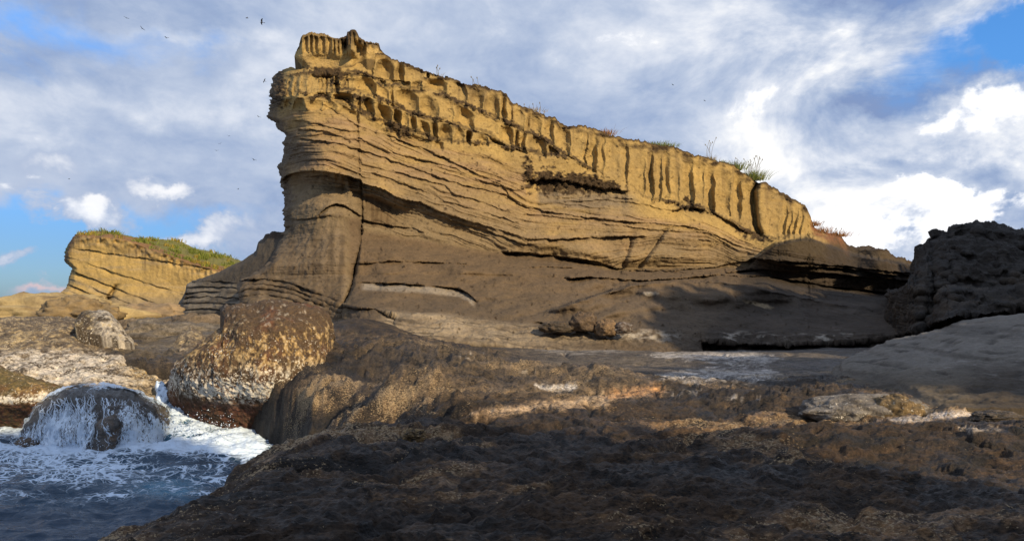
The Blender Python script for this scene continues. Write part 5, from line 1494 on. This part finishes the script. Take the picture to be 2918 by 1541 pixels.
# water film sliding over the crown of the dome and the chute to its right
def sheet_water(name, cl, hw, label, seed, n=90, m=26, lift=0.05):
    """cl: centre line points (x,y,z); hw: half widths"""
    cl = np.array(cl, float); hw = np.array(hw, float)
    t = np.linspace(0, 1, len(cl)); tt = np.linspace(0, 1, n)
    c = np.stack([np.interp(tt, t, cl[:, i]) for i in range(3)], 1)
    for _ in range(12):
        c[1:-1] = 0.25 * c[:-2] + 0.5 * c[1:-1] + 0.25 * c[2:]
    w = np.interp(tt, t, hw)
    tg = np.gradient(c, axis=0); sd_ = np.cross(tg, (0, 0, 1.0)); sd_ /= np.linalg.norm(sd_, axis=1, keepdims=True)
    s = np.linspace(-1, 1, m)
    Pq = c[:, None] + sd_[:, None] * (w[:, None] * s[None])[..., None]
    Pq[..., 2] -= 0.10 * s[None] ** 2 * w[:, None] * 1.5
    nzv = fbm(Pq, 3.0, 4, 0.6, seed=seed)
    Pq[..., 2] += lift + 0.10 * nzv + 0.05 * fbm(Pq, 9, 2, 0.5, seed=seed + 1)
    Pq[..., 1] -= 0.05 * fbm(Pq, 6, 2, 0.5, seed=seed + 2)
    Pq[..., 2] -= 0.12 * np.abs(s[None]) ** 6
    fo_ = np.clip(0.75 + 0.8 * nzv - 0.5 * np.abs(s[None]) ** 3, 0, 1.2)
    Cq = np.stack([fo_, 0.5 + 0 * fo_, 0 * fo_], -1)
    o = mesh_obj(name, Pq, grid_quads(n, m), M_SEA, Cq, tuple(c[-1]))
    tag(o, label, 'water', kind='stuff')


def wp(x, y, d):
    q = Z5([(x, y)])[0]
    return tuple(world_pt(np.array(q[0]), np.array(q[1]), np.array(d)))


sheet_water('chute_water', [wp(1050, 320, 18.6), wp(1070, 380, 18.2), wp(1085, 450, 17.7), wp(1130, 520, 17.2), wp(1230, 600, 16.6), wp(1380, 650, 16.2)], [0.12, 0.18, 0.28, 0.5, 0.8, 1.0], 'white water rushing down the narrow chute between dome rock and boulder', 101)

sheet_water('crown_water', [wp(430, 372, 17.35), wp(560, 362, 17.1), wp(700, 360, 17.0), wp(840, 376, 17.0), wp(960, 412, 17.1), wp(1035, 480, 16.9)], [0.10, 0.28, 0.34, 0.30, 0.2, 0.1], 'thin water sliding over the crown of the wet dome rock', 111, lift=0.02)

# ------------------------------------------------------------------ small rocks
def blob_rock(name, loc, r, seed, mat, col, label, col2=None, amp=0.35, flat=0.7, strat=1.3):
    n, m = 44, 64
    th = np.linspace(0.02, np.pi - 0.02, n)[:, None]; ph = np.linspace(0, 2 * np.pi, m, endpoint=False)[None, :]
    d = np.stack([np.sin(th) * np.cos(ph), np.sin(th) * np.sin(ph), np.cos(th) * np.ones_like(ph)], -1)
    k = 1 + amp * fbm(d, 1.5, 4, 0.55, seed=seed) + amp * 0.55 * (ridged(d, 2.2, 5, 0.6, (1, 1, strat), seed=seed + 1) - 0.3)
    Pq = d * k[..., None] * np.array(r)
    Pq[..., 2] = np.maximum(Pq[..., 2], -r[2] * flat)
    loc = (loc[0], loc[1] + 0.3 * r[1], loc[2] - 0.25 * r[2])
    Pq = Pq + np.array(loc)
    cc = np.broadcast_to(np.array(col), Pq.shape).copy()
    if col2 is not None:
        cc = mixc(cc, np.array(col2), np.clip(0.2 + 1.6 * fbm(Pq, 4.0 / max(r), 4, 0.6, seed=seed + 2), 0, 0.9))
    V = Pq.reshape(-1, 3); Q = grid_quads(n, m, True)
    o = mesh_obj(name, V, Q, mat, cc, (loc[0], loc[1], loc[2] - r[2] * flat))
    return tag(o, label, 'rock')


def gp_(dx, dy, y):
    """display pixel at distance y -> world"""
    q = Dp([(dx, dy)])[0]
    return [float(t) for t in world_pt(np.array(q[0]), np.array(q[1]), np.array(float(y)))]


blob_rock('lump', gp_(1040, 1093, 8.1), (0.14, 0.12, 0.09), 3, M_PLAT, (0.24, 0.15, 0.055), 'small pitted ochre lump on the dark foreground rock above the sea wall', (0.12, 0.08, 0.04))
blob_rock('stone', gp_(1468, 806, 30.6), (0.62, 0.55, 0.48), 5, M_DARK, (0.10, 0.07, 0.045), 'rounded dark brown stone, highest of the row at the slope foot', (0.05, 0.035, 0.025))
blob_rock('stone', gp_(1525, 820, 30.3), (0.5, 0.5, 0.42), 6, M_DARK, (0.19, 0.125, 0.07), 'light brown stone touching the rounded dark stone on its right', (0.08, 0.055, 0.035))
blob_rock('stone', gp_(1400, 820, 30.5), (0.75, 0.5, 0.28), 7, M_DARK, (0.05, 0.04, 0.03), 'low flat dark stone left of the rounded dark stone', (0.10, 0.07, 0.045))
blob_rock('stone', gp_(1565, 822, 30.2), (0.45, 0.4, 0.28), 8, M_DARK, (0.07, 0.05, 0.04), 'smallest dark stone, rightmost of the row at the slope foot', (0.22, 0.20, 0.18))
blob_rock('barnacle_rock', gp_(2190, 1028, 10.2), (0.95, 0.5, 0.24), 12, M_BARN, (0.20, 0.18, 0.16), 'low white-crusted rock lying at the foot of the grey slab', (0.06, 0.05, 0.04), 0.28)
blob_rock('barnacle_rock', gp_(2258, 1030, 10.0), (0.36, 0.35, 0.25), 13, M_BARN, (0.20, 0.14, 0.07), 'small ochre rock at the right end of the white-crusted rock', (0.06, 0.045, 0.03), 0.4)
blob_rock('stone', gp_(2512, 1046, 9.3), (0.30, 0.2, 0.09), 14, M_PLAT, (0.05, 0.04, 0.032), 'flat dark stone in the white salt streak at the right edge', (0.12, 0.09, 0.06))
blob_rock('outcrop', gp_(90, 785, 38), (5.2, 2.2, 1.25), 15, M_FAR, (0.34, 0.26, 0.13), 'low yellow outcrop on the horizon at the far left', (0.14, 0.10, 0.06), 0.4)
blob_rock('outcrop', gp_(185, 783, 36), (1.9, 1.4, 0.95), 16, M_FAR, (0.22, 0.16, 0.085), 'brown outcrop just right of the low yellow outcrop', (0.09, 0.065, 0.04), 0.5)
blob_rock('outcrop', gp_(350, 792, 40), (2.4, 1.5, 0.9), 17, M_FAR, (0.26, 0.19, 0.115), 'low brown outcrop in front of the far headland foot', (0.12, 0.09, 0.06), 0.45)
blob_rock('outcrop', gp_(400, 845, 27), (2.2, 1.4, 0.75), 18, M_DARK, (0.10, 0.085, 0.07), 'dark grey ledge rock between the bank and the boulder', (0.19, 0.16, 0.12), 0.45)
blob_rock('outcrop', gp_(490, 822, 31), (1.8, 1.2, 0.7), 19, M_DARK, (0.14, 0.105, 0.07), 'brown ledge rock left of the boulder top', (0.07, 0.055, 0.04), 0.45)
blob_rock('outcrop', gp_(340, 838, 29), (1.6, 1.2, 0.7), 20, M_DARK, (0.12, 0.09, 0.06), 'brown ledge rock behind the barnacled shore hump', (0.25, 0.19, 0.12), 0.45)
blob_rock('wave_rock', wp(235, 725, 15.6), (0.42, 0.35, 0.32), 23, M_WET, (0.06, 0.035, 0.018), 'small wet brown rock at the left foot of the waterfall dome', (0.13, 0.075, 0.03))
blob_rock('wave_rock', wp(300, 665, 15.9), (0.25, 0.25, 0.25), 24, M_WET, (0.05, 0.03, 0.015), 'smaller wet rock just above and right of the first at the dome foot', (0.10, 0.06, 0.025))

# ------------------------------------------------------------------ plants on the crest
def tuft(px, py, yd, n, hg, wd, cols, label, seed, stalks=0, stalk_h=1.0, name='grass_tuft', cat='grass tuft', spread=0.35):
    q = (px, py)
    base = [float(t) for t in world_pt(np.array(q[0]), np.array(q[1]), np.array(float(yd)))]
    r = np.random.RandomState(seed)
    root = empty(name, base)
    tag(root, label, cat, 'plants on the cliff crest')
    b = np.array(base) + r.normal(0, 1, (n, 3)) * [wd, wd * 0.6, 0.02] - [0, 0, 0.12]
    c = np.array(cols[0]) + (np.array(cols[1]) - np.array(cols[0])) * r.uniform(0, 1, (n, 1))
    ln = (b[:, :2] - np.array(base)[:2]) / wd * spread + r.normal(0, 0.25, (n, 2))
    V, Q, Cc = blades(b, r.uniform(0.5, 1.0, n) * hg, r.uniform(0.010, 0.022, n), ln, c, seed + 1)
    mesh_obj('leaves', V, Q, M_GRASS, Cc, base, root)
    for k in range(stalks):
        bb_ = np.array(base) + r.normal(0, 1, 3) * [wd * 0.7, wd * 0.4, 0]
        lx = r.normal(0, 0.22); t = np.linspace(0, 1, 7)[:, None]
        hh = stalk_h * r.uniform(0.6, 1.0)
        p = bb_ + t * [0, 0, hh] + t ** 2 * [lx * hh, 0.05, 0]
        V1, Q1 = ribbons([p], [np.full(7, 0.010)])
        # seed head
        hp = p[-1] + np.linspace(-0.09, 0.05, 5)[:, None] * [0.3 * lx, 0, 1]
        V2, Q2 = ribbons([hp], [np.array([0.006, 0.026, 0.03, 0.022, 0.004])])
        mesh_obj('stalk', np.concatenate([V1, V2]), np.concatenate([Q1, Q2 + len(V1)]), M_GRASS, np.broadcast_to(np.array([0.16, 0.13, 0.06]), (len(V1) + len(V2), 3)), base, root)


def crest_y(px):
    return float(y0f(np.array(px))) + 2.4


G1 = ((0.07, 0.12, 0.02), (0.20, 0.20, 0.06)); G2 = ((0.22, 0.17, 0.06), (0.30, 0.22, 0.10)); G3 = ((0.20, 0.08, 0.03), (0.28, 0.16, 0.06))
for k, (x_, y_, n_, h_, w_, cs, st_n, sh, lb) in enumerate((
        (1690, 690, 420, 1.0, 0.42, G1, 16, 1.75, 'largest grass tuft with tall seed stalks, near the right end of the crest'),
        (1580, 632, 300, 0.85, 0.38, G1, 0, 0, 'rounded green and brown tuft just left of the tall stalked tuft'),
        (1400, 562, 160, 0.45, 0.30, G2, 5, 1.7, 'straw tuft with a few very tall thin stalks on the crest'),
        (1110, 482, 240, 0.50, 0.45, G1, 0, 0, 'green grass clump on the crest above the fluted right panels'),
        (1050, 468, 140, 0.40, 0.35, G1, 0, 0, 'low green clump just left of the green crest clump'),
        (735, 402, 200, 0.50, 0.40, G3, 0, 0, 'rusty brown tuft on the middle of the crest'),
        (265, 258, 130, 0.4, 0.40, G2, 3, 0.6, 'straw tuft on the upper crest, second patch down from the summit block'),
        (1475, 585, 120, 0.35, 0.30, G1, 0, 0, 'small low tuft between the straw stalks and the rounded tuft'))):
    p = Z2([(x_, y_)])[0]
    tuft(p[0], float(vt(np.array(p[0]))) + 0.8, crest_y(p[0]), n_, h_, w_, cs, lb, 200 + k, st_n, sh)
for k, (p, n_, h_, w_, cs, st_n, sh, lb) in enumerate((
        (Z1([(1480, 462)])[0], 20, 0.3, 0.2, G2, 3, 0.6, 'thin straw stalks on the crest nearest the summit block'),
        (Z1([(1780, 540)])[0], 20, 0.3, 0.2, G2, 3, 0.7, 'thin straw stalks on the crest between the two upper straw patches'),
        (Z2([(2075, 985)])[0], 160, 0.6, 0.30, G3, 0, 0, 'reddish tuft hanging at the right end of the cliff'),
        (Z2([(2120, 1035)])[0], 220, 0.6, 0.5, G3, 3, 0.8, 'reddish brush on the slope just beyond the cliff end'),
        (Dp([(2105, 592)])[0], 240, 0.55, 0.5, G3, 3, 0.6, 'rightmost reddish brush on the dark shoulder'))):
    tuft(p[0], float(vt(np.array(p[0]))) + 1.0, crest_y(p[0]) - 0.4, n_, h_, w_, cs, lb, 300 + k, st_n, sh)

# ------------------------------------------------------------------ birds
def bird(px, py, dist, span, bank, yaw, flap, label):
    V = []; Q = []
    # body: tapered spindle along x'
    ring = []
    for t, r in ((-0.26, 0.004), (-0.18, 0.025), (-0.05, 0.045), (0.08, 0.042), (0.16, 0.028), (0.21, 0.026), (0.25, 0.008)):
        for a in range(6):
            an = a / 6 * 2 * math.pi
            ring.append((0 + math.cos(an) * r, t, math.sin(an) * r))
    V += ring
    for i in range(6):
        for a in range(6):
            Q.append((i * 6 + a, i * 6 + (a + 1) % 6, (i + 1) * 6 + (a + 1) % 6, (i + 1) * 6 + a))
    n0 = len(V)
    V += [(-0.03, -0.24, 0.0), (0.03, -0.24, 0.0), (0.07, -0.36, 0.0), (-0.07, -0.36, 0.0)]; Q.append((n0, n0 + 1, n0 + 2, n0 + 3))
    for s in (-1, 1):
        for lay in (0, 0.012):
            n0 = len(V)
            for f, le, te, z in ((0.03, 0.10, -0.06, 0.0), (0.22, 0.15, -0.05, flap * 0.7), (0.40, 0.10, -0.05, flap), (0.58, -0.02, -0.08, flap * 0.75)):
                V += [(s * f, le, z + lay), (s * f, te, z + lay)]
            for i in range(3):
                Q.append((n0 + 2 * i, n0 + 2 * i + 1, n0 + 2 * i + 3, n0 + 2 * i + 2))
    V = np.array(V) * span / 1.16
    cb, sb_ = math.cos(bank), math.sin(bank); cy, sy = math.cos(yaw), math.sin(yaw)
    x, yv, z = V[:, 0] * cb + V[:, 2] * sb_, V[:, 1], -V[:, 0] * sb_ + V[:, 2] * cb
    V = np.stack([x * cy - yv * sy, x * sy + yv * cy, z], 1)
    loc = [float(t) for t in world_pt(np.array(px), np.array(py), np.array(float(dist)))]
    o = mesh_obj('bird', V + np.array(loc), Q, M_BIRD, None, loc)
    tag(o, label, 'bird', 'birds gliding left of the cliff')


dz = lambda x, y: ((x / 1.889) * SK, (y / 1.889) * SK)
BL = [((680, 96), 0.8, .3, 'dark bird gliding highest at the far left under the top cloud streak'), ((765, 153), 0.9, .6, 'dark bird below the highest left one, by the pale cloud streak'),
      ((897, 204), 1.0, -.1, 'dark bird with raised wings, right of the two left birds'), ((1330, 97), 1.1, -.5, 'dark bird near the top, left of the largest bird'),
      ((1410, 120), 1.5, .4, 'largest dark bird near the top of the sky'), ((1424, 436), 1.0, .6, 'dark bird just left of the prow top'),
      ((1392, 627), 1.0, -.5, 'dark bird level with the prow overhang'), ((1231, 731), 0.7, -.2, 'small dark bird, upper of three left of the cliff'),
      ((1186, 772), 0.7, .5, 'small dark bird, middle of three left of the cliff'), ((1166, 809), 0.7, .1, 'small dark bird, lowest of three left of the cliff'),
      ((1368, 860), 1.0, -.15, 'dark bird flying level, left of the main ledge shadow'), ((1282, 1017), 0.7, .4, 'lowest small dark bird left of the cliff'),
      ((372, 962), 0.7, .2, 'lone dark bird above the bright cumulus at left')]
for k, (p, sp_, bk, lb) in enumerate(BL):
    q = dz(*p)
    bird(q[0], q[1], 105 + (k * 7) % 20, sp_, bk, 0.5 + k * 0.37, 0.10 + 0.05 * (k % 3), lb)
for p, lb in (((1692, 213), 'tiny dark bird over the middle of the crest'), ((1772, 253), 'tiny dark bird over the right part of the crest')):
    q = Dp([p])[0]
    bird(q[0], q[1], 140, 0.8, 0.2, 0.8, 0.1, lb)

# ------------------------------------------------------------------ unseen bluffs added out of frame to shade the cove and right-hand rocks
hs = np.array([SDIR[0], SDIR[1]]); hs /= np.linalg.norm(hs); pe = np.array([-hs[1], hs[0]])


def bluff(c0, c1, t0, hgt, label, seed, endL=0.0, endR=0.0):
    n, m = 260, 60
    c = np.linspace(c0, c1, n)[None, :]
    ang = np.linspace(0, 1, m)[:, None] * np.pi
    topz = (hgt(c) if callable(hgt) else hgt) + 1.6 * n1(c * 0.5, seed) + 1.5 * n1(c * 1.5, seed + 1) + 1.0 * n1(c * 4.0, seed + 2)
    if endL: topz = topz - endL * sst(c, c0 + 3, c0)
    if endR: topz = topz - endR * sst(c, c1 - 3, c1)
    t = t0 - 7 * np.cos(ang)
    z = topz * np.sin(ang) ** 0.45
    Pq = np.stack([pe[0] * c + hs[0] * t, pe[1] * c + hs[1] * t, z - 0.4 + 0 * c], -1)
    N = grid_normals(Pq)
    Pq = Pq + N * (0.7 * fbm(Pq, 0.25, 5, 0.55, seed=5))[..., None]
    ends = []
    for e in (0, -1):
        k = Pq[:, e:e + 1 if e == 0 else None].copy(); k[..., 2] = -0.5
        ends.append(k)
    Pq = np.concatenate([ends[0], Pq, ends[1]], 1)
    cc = np.broadcast_to(TAN2, Pq.shape).copy(); cc = mixc(cc, DARKB, np.clip(0.2 + fbm(Pq, 0.4, 4, 0.6, seed=6), 0, 0.8))
    cm = (c0 + c1) / 2
    o = mesh_obj('shade_bluff', Pq, grid_quads(*Pq.shape[:2]), M_CLIFF, cc, (float(pe[0] * cm + hs[0] * t0), float(pe[1] * cm + hs[1] * t0), 0))
    tag(o, label, 'cliff')


bluff(-30, 6.9, 25, 22.4, 'unseen bluff added behind the viewer to shade the cove', 3, 0, 6.0)
bluff(11.2, 62, 29, lambda c: 20.3 + 7.0 * sst(c, 23, 29), 'unseen ridge added right of the viewer to shade the flat-topped rock', 9, 7.0, 0)
